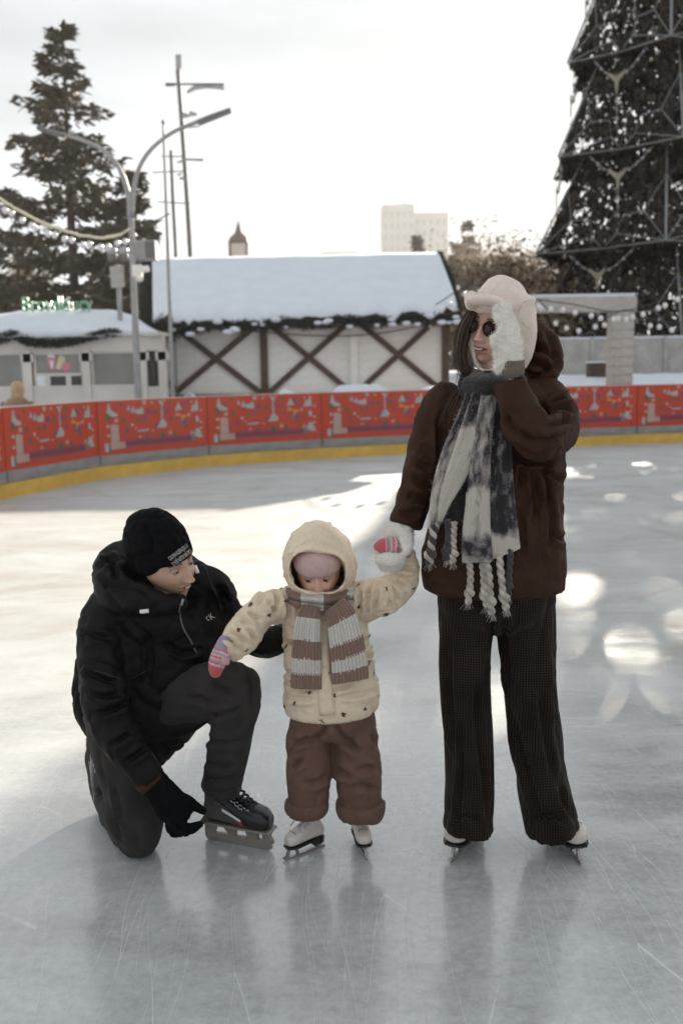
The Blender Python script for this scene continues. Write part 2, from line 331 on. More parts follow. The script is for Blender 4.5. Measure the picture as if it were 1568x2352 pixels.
PRINT = [ # polygon (mm from the panel's left, mm below its top), colour index
 ([(175, 25), (205, 25), (218, 130), (265, 165), (335, 205), (330, 240), (230, 240), (150, 175)], 0), ([(130, 190), (160, 175), (215, 270), (200, 310), (150, 290)], 2),
 (circ(305, 305, 36), 1), (circ(790, 35, 40), 1), (circ(930, 42, 25), 1), (circ(165, 540, 30), 1), (circ(165, 390, 28), 0), (circ(572, 388, 28), 6), (circ(630, 450, 20), 1), (circ(700, 592, 24), 1),
 ([(205, 385), (235, 360), (300, 365), (335, 385), (340, 650), (205, 650)], 1), ([(190, 650), (345, 650), (440, 655), (438, 755), (190, 765)], 1), ([(95, 670), (125, 650), (160, 670), (165, 800), (100, 795)], 0), ([(165, 720), (185, 690), (212, 800), (165, 815)], 2),
 ([(445, 628), (1630, 628), (1630, 650), (445, 650)], 3), ([(445, 655), (1630, 655), (1630, 715), (445, 715)], 5), ([(445, 718), (1630, 718), (1630, 738), (445, 738)], 3),
 ([(480, 150), (520, 60), (560, 150)], 4), ([(555, 190), (600, 75), (655, 190)], 4), ([(640, 215), (660, 120), (700, 150), (735, 100), (775, 125), (775, 225)], 0),
 (circ(402, 58, 30), 2), (circ(428, 300, 28, sy=1.6), 2), (circ(672, 312, 38, sy=.6), 2), ([(950, 240), (985, 130), (1015, 240)], 2), (circ(1105, 595, 46), 2), (circ(1098, 665, 14, sy=2.6), 3), (circ(815, 660, 26), 2), (circ(1330, 590, 26, sy=2.), 2),
 (circ(290, 110, 26), 3), (circ(862, 190, 40), 3), (circ(790, 300, 34, sy=1.4), 3), (circ(482, 478, 26, sy=2.), 3), (circ(1150, 150, 22), 3), (circ(820, 600, 26), 3), (circ(390, 570, 22), 3), (circ(1000, 530, 20), 3), (circ(1210, 190, 36), 3), (circ(1270, 330, 24, sy=2.), 3), (circ(1480, 100, 22, sy=2.), 3), (circ(1530, 150, 30), 3), (circ(1450, 400, 26, sy=2.2), 8), (circ(1530, 400, 26, sy=2.2), 3), (circ(1860, 800, 26), 3), (circ(1560, 40, 24), 3),
 ([(660, 480), (860, 470), (850, 505), (670, 515)], 4), (circ(930, 500, 30, sy=.6), 7), ([(1090, 90), (1112, 90), (1120, 300), (1085, 300)], 4), ([(1040, 20), (1085, 10), (1130, 50), (1140, 95), (1095, 100)], 0),
 ([(1005, 470), (1105, 305), (1150, 350), (1195, 420), (1165, 470)], 0), ([(960, 430), (1005, 370), (1030, 400), (1000, 470)], 3), (circ(1245, 560, 34), 1), (circ(1150, 20, 22), 1), (circ(1270, 55, 30), 2),
 ([(1335, 190), (1410, 55), (1480, 190)], 0), ([(1390, 190), (1410, 145), (1430, 190)], 4), (circ(1400, 270, 60, sy=.45), 7), (circ(1500, 300, 60, sy=.45), 7), (circ(1600, 280, 32), 1), (circ(1380, 220, 18), 1), (circ(1660, 60, 22), 1), (circ(1560, 480, 28), 2), (circ(1480, 350, 20), 1),
 ([(1640, 225), (1680, 95), (1725, 130), (1745, 30), (1775, 30), (1790, 220)], 0), (circ(1840, 210, 24), 1), ([(1680, 395), (1705, 320), (1735, 400)], 2), ([(1735, 300), (1785, 310), (1795, 410), (1730, 400)], 6), (circ(1840, 420, 26), 1),
 (circ(1665, 640, 70, sy=1.3), 8), (circ(1650, 590, 34), 7), (circ(1715, 640, 30), 7), ([(1700, 600), (1750, 510), (1800, 540), (1865, 680), (1775, 690)], 0), (circ(1830, 520, 26), 1)]
PW, PH = 2.08, 1.10
def panel_meshes():
    d = {}
    b = MB(); b.box((PW / 2, .02, (PH + .33) / 2), (PW - .012, .036, PH - .33)); d['banner'] = b.mesh('banner', M['red'])
    b = MB(); b.box((PW / 2, .02, .2555), (PW - .012, .05, .147)); b.box((PW * .55, -.009, .25), (PW * .5, .012, .05)); d['board'] = b.mesh('board', M['board_grey'])
    b = MB(); n = 24
    vs_ = []; 
    for i in range(n + 1):
        x = PW * i / n
        for y, z in ((-.02, -.02), (-.02, .178), (.045, .178), (.045, -.02)): vs_.append((x, y, z))
    b.add(vs_, [(4 * i + k, 4 * i + (k + 1) % 4, 4 * i + 4 + (k + 1) % 4, 4 * i + 4 + k) for i in range(n) for k in range(4)])
    d['kickplate'] = b.mesh('kickplate', M['yellow'])
    b = MB(); b.box((0, .03, .27), (.055, .075, .125)); b.box((0, .06, .6), (.05, .04, .95)); d['post'] = b.mesh('post', M['steel_dark'])
    b = MB(); b.box((PW / 2, .02, PH + .006), (PW - .012, .046, .012)); d['cap_rail'] = b.mesh('cap_rail', M['plexi'])
    b = MB()
    for k, (pg, c) in enumerate(PRINT):
        y = -.0008 - .0007 * (k % 6)
        b.add([(x / 1000 * PW / 1.967, y, PH - .015 - z / 830 * .74) for x, z in pg], [tuple(range(len(pg)))], c)
    d['print'] = b.mesh('printed_picture', PM)
    return d
pmesh = panel_meshes()
s740 = seg[np.argmin(abs(bl[:, 0] + .31) + (bl[:, 1] < 10) * 99)]
smin = seg[np.argmin(abs(bl[:, 1] - 9.0) + (bl[:, 0] > 0) * 99)]
smax = seg[np.argmin(abs(bl[:, 0] - 11.5) + (bl[:, 1] < 10) * 99)]
k0 = -int((s740 - smin) / PW) ; k1 = int((smax - s740) / PW)
ORD = ['first', 'second', 'third', 'fourth', 'fifth', 'sixth', 'seventh', 'eighth', 'ninth', 'tenth']
vis = 0
def panel_label(px0, px1):
    if px1 < 30: return 'red printed rink board at the left picture edge, turning toward the viewer'
    c = (px0 + px1) / 2
    if c < 120: return 'leftmost red printed rink board, in front of the person by the kiosk'
    if c < 330: return 'red printed rink board below the kiosk window and lamp post'
    if c < 600: return 'red printed rink board below the left cross of the timber hut'
    if c < 860: return 'red printed rink board below the middle cross of the timber hut'
    if c < 1090: return 'red printed rink board below the right hut cross, half behind the standing person'
    if c < 1330: return 'red printed rink board mostly hidden behind the standing person in brown coat'
    if c < 1520: return 'red printed rink board in front of the stone pillar, right of the brown coat'
    return 'red printed rink board at the right picture edge'
def proj(p):
    v = Vector(p) - Vector((0, 0, CAM_H)); t = v.dot(_F)
    return (784 + FOC * v.dot(_RR) / t, 1176 - FOC * v.dot(_UU) / t) if t > .1 else (-999, 0)
used_labels = set()
for k in range(k0, k1 + 1):
    a = bpoint(s740 + k * PW); c = bpoint(s740 + (k + 1) * PW)
    pa, pc = proj(a)[0], proj(c)[0]
    if pc < -40 or pa > 1640: continue
    lab = panel_label(pa, pc)
    if lab in used_labels: lab = lab.replace('red printed', 'next red printed')
    used_labels.add(lab)
    e = empty('rink_board', a, lab, 'rink board', 'red printed boards round the rink')
    ang = math.atan2(c.y - a.y, c.x - a.x); L_ = (c - a).length
    for nm, me in pmesh.items():
        o = bpy.data.objects.new('printed_picture' if nm == 'print' else nm, me); COL.objects.link(o); o.parent = e
        if nm == 'print': o['kind'] = 'stuff'
        o.scale = (L_ / PW if nm != 'post' else 1, 1, 1)
    e.rotation_euler = (0, 0, ang)

# ---- needle garland
def needles(mb_, path, rad, count, ln=.06, w=.012, mi=None, sag=None):
    d = catmull(path, step=.05); n = len(d)
    for _ in range(count):
        i = random.randrange(n); p = Vector(d[i][:3]); r = rad * (.55 + .6 * abs(noise.noise(p * 3.1)) + .25 * random.random())
        u = Vector((random.gauss(0, 1), random.gauss(0, 1), random.gauss(0, 1))).normalized()
        q = p + u * (r * random.random() ** .5); v = (u + Vector((random.gauss(0, .5), random.gauss(0, .5), random.gauss(0, .5)))).normalized()
        s_ = v.cross(Vector((random.random(), random.random(), random.random()))).normalized()
        mb_.add([q - s_ * w, q + s_ * w, q + v * ln], [(0, 1, 2)], mi)

# ---- timber hut behind the boards
def hut():
    e = empty('timber_hut', (-.9, 22, 0), 'white timber framed hut with brown crosses and thick snowy roof', 'hut')
    YF = 21.0; xl, xr = -3.62, 2.26; zt = 2.62
    b = MB(); b.box(((xl + xr) / 2, YF + 1.15, zt / 2), (xr - xl, 2.2, zt)); 
    b.prism([(YF + .06, zt), (YF + 2.24, zt), (YF + 1.9, 3.62)], xl + .02, xr - .02, frame=lambda x, y, z: (y, x, z)); b.build('wall', M['white_wall'], e)
    # boards of the front: thin horizontal planks proud of the wall, joints recessed
    pl = MB(); pl.box((0, 0, 0), (1, .018, .17)); plm = pl.mesh('plank', M['white_wall'])
    posts = [P(385, 800, YF).x, P(606, 800, YF).x, P(812, 800, YF).x, P(1022, 800, YF).x]
    for i in range(3):
        for k in range(11):
            z = .75 + k * .172
            o = bpy.data.objects.new('plank', plm); COL.objects.link(o); attach(o, e)
            w = posts[i + 1] - posts[i]; o.location = ((posts[i] + posts[i + 1]) / 2, YF + .04 + random.uniform(0, .004), z); o.scale = (w, 1, 1)
    for i, x in enumerate(posts):
        b = MB(); b.box((x, YF, 1.3), (.15, .12, 2.6)); b.build('post', M['white_wall' if i == 2 else 'brown_wood'], e)
        if i == 2:
            for q in range(7): pass
    zb, zz = 1.02, 2.44
    for i in range(3):
        x0, x1 = posts[i] + .1, posts[i + 1] - .1
        b = MB(); b.bar((x0, YF - .005, zz), (x1, YF - .005, zb), .115, .09); b.build('brace', M['brown_wood'], e)
        b = MB(); b.bar((x0, YF + .012, zb), (x1 - (.25 if i == 2 else 0), YF + .012, zz - (.12 if i == 2 else 0)), .115, .09); b.build('brace', M['brown_wood'], e)
    b = MB(); b.box(((xl + xr) / 2, YF - .005, 2.53), (xr - xl - .1, .13, .13)); b.build('lintel', M['brown_wood'], e)
    b = MB(); b.box(((xl + xr) / 2, YF + .003, .95), (xr - xl - .1, .1, .10)); b.build('sill_beam', M['brown_wood'], e)
    # roof: boards below, snow above with an uneven lip
    rl, rr = P(350, 600, 23.2), P(1005, 587, 23.2); el, er = P(352, 741, 20.45), P(1052, 716, 20.45)
    n = 60; vs_ = []; fs_ = []; m_ = 10
    for i in range(n + 1):
        u = i / n; a = el.lerp(er, u); c = rl.lerp(rr, u)
        lip = .10 * noise.noise(Vector((u * 16, 2, 1))) + .07 * noise.noise(Vector((u * 47, 5, 1)))
        for k in range(m_ + 1):
            t = k / m_; tt = t + (1 - t) ** 6 * lip * .9
            p = a.lerp(c, tt); p.z += .03 + .10 * (1 - (1 - min(1, 4 * t)) ** 2) ** .5 + .02 * noise.noise(p * 1.5)
            if t > .93: p.z -= .05 * (t - .93) / .07
            vs_.append(p)
        pb = a.lerp(c, (lip * .9)); pb.z -= .02; vs_.append(pb)
        back = c + Vector((0, 1.6, -1.0)); vs_.append(back)
    w = m_ + 3
    for i in range(n):
        for k in range(m_): fs_.append((i * w + k, (i + 1) * w + k, (i + 1) * w + k + 1, i * w + k + 1))
        fs_.append((i * w + m_ + 1, (i + 1) * w + m_ + 1, (i + 1) * w, i * w))
        fs_.append((i * w + m_, (i + 1) * w + m_, (i + 1) * w + m_ + 2, i * w + m_ + 2))
    sn = MB(); sn.add(vs_, fs_); sn.build('roof_snow', M['snow'], e, smooth=True)
    b = MB()
    for s0, s1 in ((el, rl),):
        vs2 = [el + Vector((.02, .05, -.08)), er + Vector((-.02, .05, -.08)), rr + Vector((-.02, 0, -.1)), rl + Vector((.02, 0, -.1)), rr + Vector((-.02, 1.6, -1.1)), rl + Vector((.02, 1.6, -1.1))]
        dn = Vector((0, 0, -.07)); v = vs2 + [x + dn for x in vs2]
        b.add(v, [(0, 1, 2, 3), (3, 2, 4, 5), (9, 8, 7, 6), (11, 10, 8, 9), (0, 6, 7, 1), (5, 4, 10, 11), (0, 3, 9, 6), (3, 5, 11, 9), (1, 7, 8, 2), (2, 8, 10, 4)])
    b.build('roof', M['brown_wood'], e)
    b = MB(); b.bar(er + Vector((.0, .0, -.07)), rr + Vector((.0, 0, -.06)), .1, .16); b.build('bargeboard', M['brown_wood'], e)
    # fir garland with bulbs along the eave and gables
    g = MB()
    ev = [el.lerp(er, u) + Vector((0, -.06, -.10 - .05 * abs(math.sin(u * 15)))) for u in np.linspace(0, 1, 40)]
    needles(g, ev, .13, 9000, .07, .012)
    needles(g, [el + Vector((.25, -.1, -.02)), el + Vector((.1, -.1, -.2)), el + Vector((.4, -.12, -.22))], .2, 2500, .08, .012)
    needles(g, [er + Vector((.02, .05, .05)), er.lerp(rr, .5) + Vector((.07, 0, .05)), rr + Vector((.03, 0, .05))], .07, 1800, .07, .012)
    o = g.build('fir_garland', M['fir_dark'], e)
    g = MB(); needles(g, [el + Vector((-.12, .0, -.1)), el.lerp(rl, .5) + Vector((-.13, 0, -.0)), rl + Vector((-.1, 0, .0))], .15, 3500, .09, .012); g.build('gable_garland', M['fir_dark'], e)
    for _ in range(26):
        bb = MB(); bb.ball(random.choice(ev) + Vector((random.uniform(-.1, .1), -.1, random.uniform(-.12, .08))), random.uniform(.03, .07), 8, 6, sc=(1.6, 1, .8)); bb.build('snow_clump', M['snow'], e, smooth=True)
    return e
hut()

# ---- kiosk with snow roof and mint lettering
M['mint'] = pbr('mint_letters', (.20, .44, .30), .5, .05)
M['kiosk_glass'] = pbr('kiosk_glass', (.20, .195, .17), .12, .25, 1.5, spec=.6)
M['pink_sign'] = pbr('pink_sign', (.62, .22, .26), .5, .1)
M['cream_sign'] = pbr('cream_sign', (.62, .55, .34), .5, .1)
M['white_sign'] = pbr('white_sign', (.72, .72, .74), .5, .1)
def text_mesh(txt, size, extrude, font_shear=0):
    cu = bpy.data.curves.new('lettering', 'FONT'); cu.body = txt; cu.size = size; cu.extrude = extrude; cu.align_x = 'CENTER'; cu.shear = font_shear; cu.resolution_u = 3
    o = bpy.data.objects.new('lettering_tmp', cu); COL.objects.link(o)
    bpy.context.view_layer.update()
    me = bpy.data.meshes.new_from_object(o.evaluated_get(bpy.context.evaluated_depsgraph_get()))
    bpy.data.objects.remove(o); return me
def kiosk():
    YF = 19.2; e = empty('kiosk', (-5.4, 20, 0), 'cream kiosk with wide windows, wavy fir garland and domed snow roof', 'kiosk')
    x_at = lambda px, py=850: P(px, py, YF).x
    z_at = lambda px, py: P(px, py, YF).z
    zt, zw, zs = z_at(200, 770), z_at(200, 808), z_at(200, 890)
    xr = x_at(378); xl = x_at(-160)
    b = MB(); b.box(((xl + xr) / 2, YF + .12, (zt + zw) / 2), (xr - xl, .24, zt - zw)); b.build('fascia', M['cream'], e)
    b = MB(); b.box(((xl + xr) / 2, YF + .08, zs / 2), (xr - xl, .16, zs)); b.build('base_wall', M['cream'], e)
    b = MB(); b.box(((xl + xr) / 2, YF + 1.6, zt / 2), (xr - xl - .1, 2.6, zt - .02)); b.build('interior_wall', M['kiosk_glass'], e)
    spans = [(-70, 52), (80, 187), (212, 318)]
    for p0, p1 in spans:
        x0, x1 = x_at(p0), x_at(p1)
        b = MB(); b.box(((x0 + x1) / 2, YF + .09, (zw + zs) / 2), (x1 - x0, .01, zw - zs)); w = b.build('window', M['kiosk_glass'], e)
        f = MB()
        for x in (x0, x1): f.box((x, YF + .07, (zw + zs) / 2), (.05, .06, zw - zs))
        f.box(((x0 + x1) / 2, YF + .07, zw - .02), (x1 - x0, .055, .04)); f.box(((x0 + x1) / 2, YF + .05, zs + .02), (x1 - x0 + .1, .12, .05))
        f.build('frame', M['cream'], w)
    for px in (65, 199, 329, 374):
        b = MB(); b.box((x_at(px), YF + .03, zw / 2 + .02), (.15, .14, zw + .03)); b.box((x_at(px), YF + .02, zw - .1), (.24, .12, .16)); b.build('pillar', M['cream'], e)
    b = MB(); b.box((x_at(345), YF + .1, (zw + zs) / 2 - .1), (.16, .05, zw - zs)); b.build('door', M['dark'], e)
    # serving hatch with three small panes
    hz1 = z_at(130, 857)
    b = MB(); b.box((x_at(133), YF + .04, (hz1 + zs) / 2), (x_at(187) - x_at(79), .05, hz1 - zs)); h = b.build('hatch', M['cream'], e)
    for p0, p1, mt in ((84, 103, 'white_sign'), (115, 150, 'dark'), (163, 186, 'dark')):
        b = MB(); b.box((x_at((p0 + p1) / 2), YF + .012, (z_at(130, 866) + z_at(130, 892)) / 2), (x_at(p1) - x_at(p0), .012, z_at(130, 864) - z_at(130, 894))); b.build('pane', M[mt], h)
    # picture of sweets in the window
    b = MB(); fr = lambda x, y, z: (x_at(x), YF + .075 + y, z_at(130, z))
    b.prism([(107, 820), (112, 812), (122, 812), (127, 820), (122, 822)], 0, .006, 2, fr); b.prism([(107, 822), (128, 821), (123, 850), (114, 850)], 0, .006, 0, fr); b.prism([(113, 829), (122, 828), (120, 845), (116, 845)], -.003, .0, 2, fr)
    b.prism([(126, 846), (136, 816), (148, 818), (150, 828), (136, 850)], 0, .005, 1, fr); b.prism([(140, 838), (150, 830), (160, 834), (162, 846), (150, 853), (140, 849)], -.004, 0, 0, fr)
    b.build('window_picture', [M['pink_sign'], M['cream_sign'], M['white_sign']], e)
    # roof snow: low dome
    n, m_ = 46, 9; vs_ = []; fs_ = []
    top = [(-160, 740), (0, 722), (50, 714), (150, 711), (262, 712), (308, 726), (340, 748), (372, 766)]
    tx = [t[0] for t in top]; ty = [t[1] for t in top]
    for i in range(n + 1):
        px = -160 + (372 + 160) * i / n; yb = 773 + 5 * noise.noise(Vector((px * .03, 1, 0))) - 4 * (px > 240)
        A = P(px, yb, YF - .18); T = P(px, np.interp(px, tx, ty), YF + 1.5)
        for k in range(m_ + 1):
            t = k / m_; c = A.lerp(T, t); c.z = A.z + (T.z - A.z) * math.sin(t * math.pi / 2) ** .8 + .015 * noise.noise(c * 2)
            vs_.append(c)
        vs_.append(T + Vector((0, 1.8, -.5))); vs_.append(A + Vector((0, .1, -.02)))
    w = m_ + 3
    for i in range(n):
        for k in range(m_ + 1): fs_.append((i * w + k, (i + 1) * w + k, (i + 1) * w + k + 1, i * w + k + 1))
        fs_.append((i * w + m_ + 2, (i + 1) * w + m_ + 2, (i + 1) * w, i * w))
    b = MB(); b.add(vs_, fs_); b.build('roof_snow', M['snow'], e, smooth=True)
    b = MB(); b.box(((xl + xr) / 2, YF + 1.2, zt + .02), (xr - xl - .1, 2.6, .06)); b.build('roof', M['cream'], e)
    g = MB(); pts = [(-60, 790), (0, 778), (30, 770), (60, 782), (100, 789), (140, 788), (180, 781), (215, 772), (240, 765), (270, 764)]
    needles(g, [P(x, y, YF - .12) for x, y in pts], .10, 5200, .06, .011); g.build('fir_garland', M['fir_dark'], e)
    me = text_mesh('Broydlaucy', .42, .03); me.materials.append(M['mint'])
    o = link_mesh('lettering', me, None); c = P(132, 714, YF + .9)
    o.data.transform(Matrix.Translation(c) @ Matrix.Rotation(R(90), 4, 'X') @ Matrix.Diagonal((.75, 1, 1, 1)))
    attach(o, e)
    for px in (78, 112, 150, 190): b = MB(); b.tube([P(px, 712, YF + .93), P(px, 738, YF + .93)], .012, 5); b.build('sign_leg', M['steel'], e)
kiosk()

# ---- person by the kiosk (far off, seen from behind)
M['tan_coat'] = pbr('tan_coat', (.20, .115, .06), .8, .2, 9, .01, 20, sheen=.3)
M['blond'] = pbr('blond_hair', (.40, .25, .12), .6, .3, 20, sheen=.4)
M['dark_trousers'] = pbr('dark_trousers', (.03, .03, .035), .8)
def far_person():
    Y = 15.2; s_ = S(40, 930, Y); e = empty('person', P(40, 1000, Y) * Vector((1, 1, 0)) if False else Vector((P(40, 930, Y).x, Y, 0)), 'distant person in tan coat with light hair, behind the boards by the kiosk', 'person')
    b = MB(); c = P(39, 898, Y)
    ht = c.z
    b.lathe((c.x, Y, 0), [(.09, .02), (.11, .3), (.12, .55), (.15, .7), (.17, .9), (.17, 1.02), (.10, 1.1), (.05, 1.14), (.05, 1.2)], 14)
    b.ball((c.x, Y, ht), .095, 14, 10, sc=(.85, 1, 1.2)); b.build('body', M['tan_coat'], e, smooth=True)
    b = MB(); b.lathe((c.x, Y, 0), [(.22, .62), (.235, .8), (.225, .95), (.215, 1.02), (.16, 1.1), (.09, 1.15)], 18)
    for sx in (-1, 1): b.tube([(c.x + sx * .17, Y, 1.06), (c.x + sx * .25, Y - .02, .9), (c.x + sx * .27, Y - .08, .7)], [.07, .065, .055], 10)
    b.build('coat', M['tan_coat'], e, smooth=True)
    b = MB(); b.ball((c.x + .01, Y + .0, ht + .02), .112, 16, 10, sc=(.95, 1, 1.15)); b.tube([(c.x, Y, ht), (c.x + .01, Y - .02, ht - .1), (c.x + .01, Y, ht - .2)], [.1, .1, .05], 12); b.build('hair', M['blond'], e, smooth=True)
far_person()

# ---- street furniture left
def curve_tube(e, name, pts, r, mat, n=10, step=.12):
    d = catmull([tuple(p) for p in pts], step=step); b = MB(); b.tube([Vector(q) for q in d], r if not hasattr(r, '__len__') else list(np.interp(np.linspace(0, 1, len(d)), np.linspace(0, 1, len(r)), r)), n); return b.build(name, mat, e, smooth=True)
YL = 18.3
base = P(318, 905, YL); e = empty('street_lamp', (base.x, YL, 0), 'grey double armed street lamp with arms arching left and right', 'street lamp')
curve_tube(e, 'pole', [(base.x + .02, YL, -.03), base, P(310, 720, YL), P(303, 540, YL), P(301, 480, YL)], [.075, .07, .062, .055, .05], M['steel'])
curve_tube(e, 'arm', [P(300, 500, YL), P(296, 450, YL), P(276, 390, YL), P(240, 347, YL), P(190, 322, YL), P(130, 305, YL), P(88, 291, YL)], [.055, .05, .045, .04, .035, .03, .02], M['steel'])
curve_tube(e, 'arm', [P(302, 500, YL), P(306, 440, YL), P(320, 385, YL), P(350, 340, YL), P(395, 305, YL), P(440, 285, YL), P(490, 265, YL), P(530, 250, YL)], [.055, .045, .042, .038, .035, .035, .04, .03], M['steel'])
for a, c in (((88, 291), (150, 310)), ((455, 280), (530, 250))):
    b = MB(); b.bar(P(*a, YL - .0) + Vector((0, 0, -.03)), P(*c, YL) + Vector((0, 0, -.03)), .05, .16); b.build('lamp_head', M['steel_dark'], e)
YB = 18.6
c = P(337, 576, YB); e = empty('loudspeaker_box', c, 'grey box loudspeaker with dark grille fixed to the street lamp', 'loudspeaker')
s_ = S(337, 576, YB); b = MB(); b.box(c, (46 * s_, .3, 44 * s_)); b.build('cabinet', M['steel'], e)
b = MB(); b.box(c + Vector((.09, -.153, .0)), (22 * s_, .012, 37 * s_)); b.build('grille', M['steel_dark'], e)
c = P(316, 622, YL - .15); e = empty('security_camera', c, 'white security camera clamped on the street lamp pole', 'camera')
b = MB(); b.box(c, (.17, .12, .2)); b.ball(c + Vector((.05, -.05, -.14)), .06, 10, 8); b.build('housing', M['white_wall'], e)
b = MB(); b.tube([c + Vector((.07, 0, .02)), c + Vector((.2, -.04, .03))], [.05, .06], 8); b.build('lens_tube', M['white_wall'], e)

e = empty('flagpole', (P(397, 900, 18.9).x, 18.9, 0), 'thin pale flagpole standing in front of the timber hut', 'pole')
curve_tube(e, 'shaft', [(P(398, 925, 18.9).x, 18.9, -.03), P(397, 900, 18.9), P(385, 560, 18.9), P(375, 285, 18.9)], [.038, .036, .03, .022], M['steel'])
b = MB(); b.ball(P(375, 280, 18.9), .04, 10, 7); b.build('finial', M['steel'], e, smooth=True)

YM = 30.
def mast(pts, r, items, label):
    e = empty('light_mast', (P(*pts[-1], YM).x, YM, 0), label, 'mast', 'tall square light masts behind the hut')
    p = [P(*q, YM) for q in pts]; bot = p[-1].copy(); bot.z = -.03; curve_tube(e, 'shaft', p + [bot], r, M['steel_dark'])
    for kind, poly in items:
        b = MB(); fr = lambda x, y, z: P(x, z, YM + y)
        b.prism(poly, -.06, .06, frame=fr); b.build(kind, M['steel'] if kind != 'crossbar' else M['steel_dark'], e)
mast([(409, 160), (421, 330), (437, 590)], .065, [
    ('lamp_panel', [(403, 125), (416, 125), (417, 155), (410, 162), (404, 157)]), ('crossbar', [(380, 191), (515, 191), (515, 195), (380, 196)]),
    ('lamp_panel', [(381, 190), (402, 190), (402, 199), (381, 199)]), ('sail', [(429, 208), (445, 196), (470, 191), (513, 195), (516, 207), (475, 203), (448, 207), (431, 216)]),
    ('floodlight', [(419, 258), (434, 262), (434, 270), (419, 272)]), ('floodlight', [(436, 254), (452, 260), (452, 266), (434, 268)]),
    ('crossbar', [(413, 292), (458, 289), (458, 292), (413, 296)]), ('sail', [(405, 372), (425, 363), (468, 364), (467, 371), (430, 369), (408, 376)])],
    'tallest light mast, with flat panel lamp on top and curved sail')
mast([(393, 345), (397, 450), (404, 590)], .05, [('crossbar', [(370, 358), (424, 358), (424, 361), (370, 361)]), ('crossbar', [(350, 395), (425, 391), (425, 394), (350, 398)]),
    ('floodlight', [(405, 400), (418, 396), (418, 402), (406, 404)]), ('floodlight', [(412, 406), (430, 408), (428, 414), (412, 413)]), ('crossbar', [(362, 462), (436, 466), (436, 469), (362, 465)])],
    'shorter thin light mast just left of the tallest one')

YT = 19.6
e = empty('twin_globe_post', (P(275, 720, YT).x, YT, 0), 'grey post carrying two round lamps and a blank pale plate', 'lamp post')
curve_tube(e, 'pole', [(P(277, 760, YT).x, YT, -.03), P(276, 720, YT), P(270, 603, YT)], .05, M['steel'])
b = MB(); b.prism([(252, 612), (285, 609), (287, 660), (256, 662)], -.08, -.055, frame=lambda x, y, z: P(x, z, YT + y)); b.build('plate', M['concrete'], e)
b = MB(); b.prism([(247, 602), (300, 601), (300, 606), (247, 607)], -.05, .05, frame=lambda x, y, z: P(x, z, YT + y)); b.build('crossbar', M['brown_wood'], e)
M['globe'] = pbr('frosted_globe', (.32, .33, .37), .3, .05)
for px in (258, 284):
    c = P(px, 578, YT); b = MB(); b.ball(c, .098, 14, 10); g = b.build('globe', M['globe'], e, smooth=True)
    b = MB(); b.lathe((c.x, YT, c.z - .2), [(.085, 0), (.09, .07), (.095, .13), (.08, .17)], 14); b.build('collar', M['steel_dark'], g, smooth=True)

# ---- bulb strings
M['bulb'] = pbr('milky_bulb', (.75, .72, .70), .25, .05)
M['led_rope'] = pbr('cream_light_rope', (.72, .64, .45), .5, .12, 20)
M['wire'] = pbr('black_wire', (.03, .03, .03), .6)
def bulb_string(pts, Y, label, n, rope=None, r=.055, drop=.1):
    p = [P(x, y, Y) for x, y in pts]; d = catmull([tuple(q) for q in p], step=.06)
    e = empty('bulb_string', p[0], label, 'string lights')
    b = MB(); b.tube([Vector(q) for q in d], .012, 5); b.build('wire', M['wire'], e)
    if rope:
        b = MB(); k = [Vector(q) + Vector((0, -.03, .02 + .02 * noise.noise(Vector(q) * 9))) for q in d]; b.tube(k, [rope * (1 + .45 * noise.noise(q * 14)) for q in k], 7); b.build('light_rope', M['led_rope'], e, smooth=True)
    bm_ = MB(); bm_.ball((0, 0, 0), r, 9, 7, sc=(1, 1, 1.15)); me = bm_.mesh('bulb', M['bulb'], True)
    for i in range(n):
        q = Vector(d[int((i + .5 + random.uniform(-.3, .3)) / n * (len(d) - 1))]); q = q + Vector((0, 0, -drop - random.uniform(0, .05)))
        o = bpy.data.objects.new('bulb', me); COL.objects.link(o); attach(o, e); o.location = q
bulb_string([(-30, 440), (0, 458), (60, 495), (140, 530), (220, 549), (270, 544), (302, 528)], YL, 'swag of milky bulbs with cream light rope, hung from the lamp post', 17, rope=.025)
bulb_string([(302, 530), (345, 512), (392, 490)], YL, 'short string running right from the lamp post toward the masts', 2, r=.035)
bulb_string([(-20, 612), (40, 600), (120, 574)], 21., 'thin wire in front of the big spruce, nearly without bulbs', 1, r=.035)
bulb_string([(1000, 700), (1080, 655), (1150, 668), (1236, 688), (1320, 700), (1400, 715), (1470, 706), (1568, 668), (1640, 640)], 19.8, 'milky bulbs strung above the pergola beam to the right edge', 22, r=.05, drop=.12)
bulb_string([(1236, 690), (1300, 742), (1380, 735), (1440, 712), (1520, 740), (1600, 735)], 20.0, 'lower string of milky bulbs drooping under the pergola beam', 12, r=.05, drop=.1)
bulb_string([(960, 575), (1040, 640), (1100, 688), (1180, 640)], 24, 'dark string of bulbs in front of the brown bushes', 8, r=.05)
bulb_string([(380, 735), (470, 750), (700, 770), (850, 768), (1000, 742)], 20.85, 'thin wire sagging across the front of the timber hut', 3, r=.025, drop=.05)

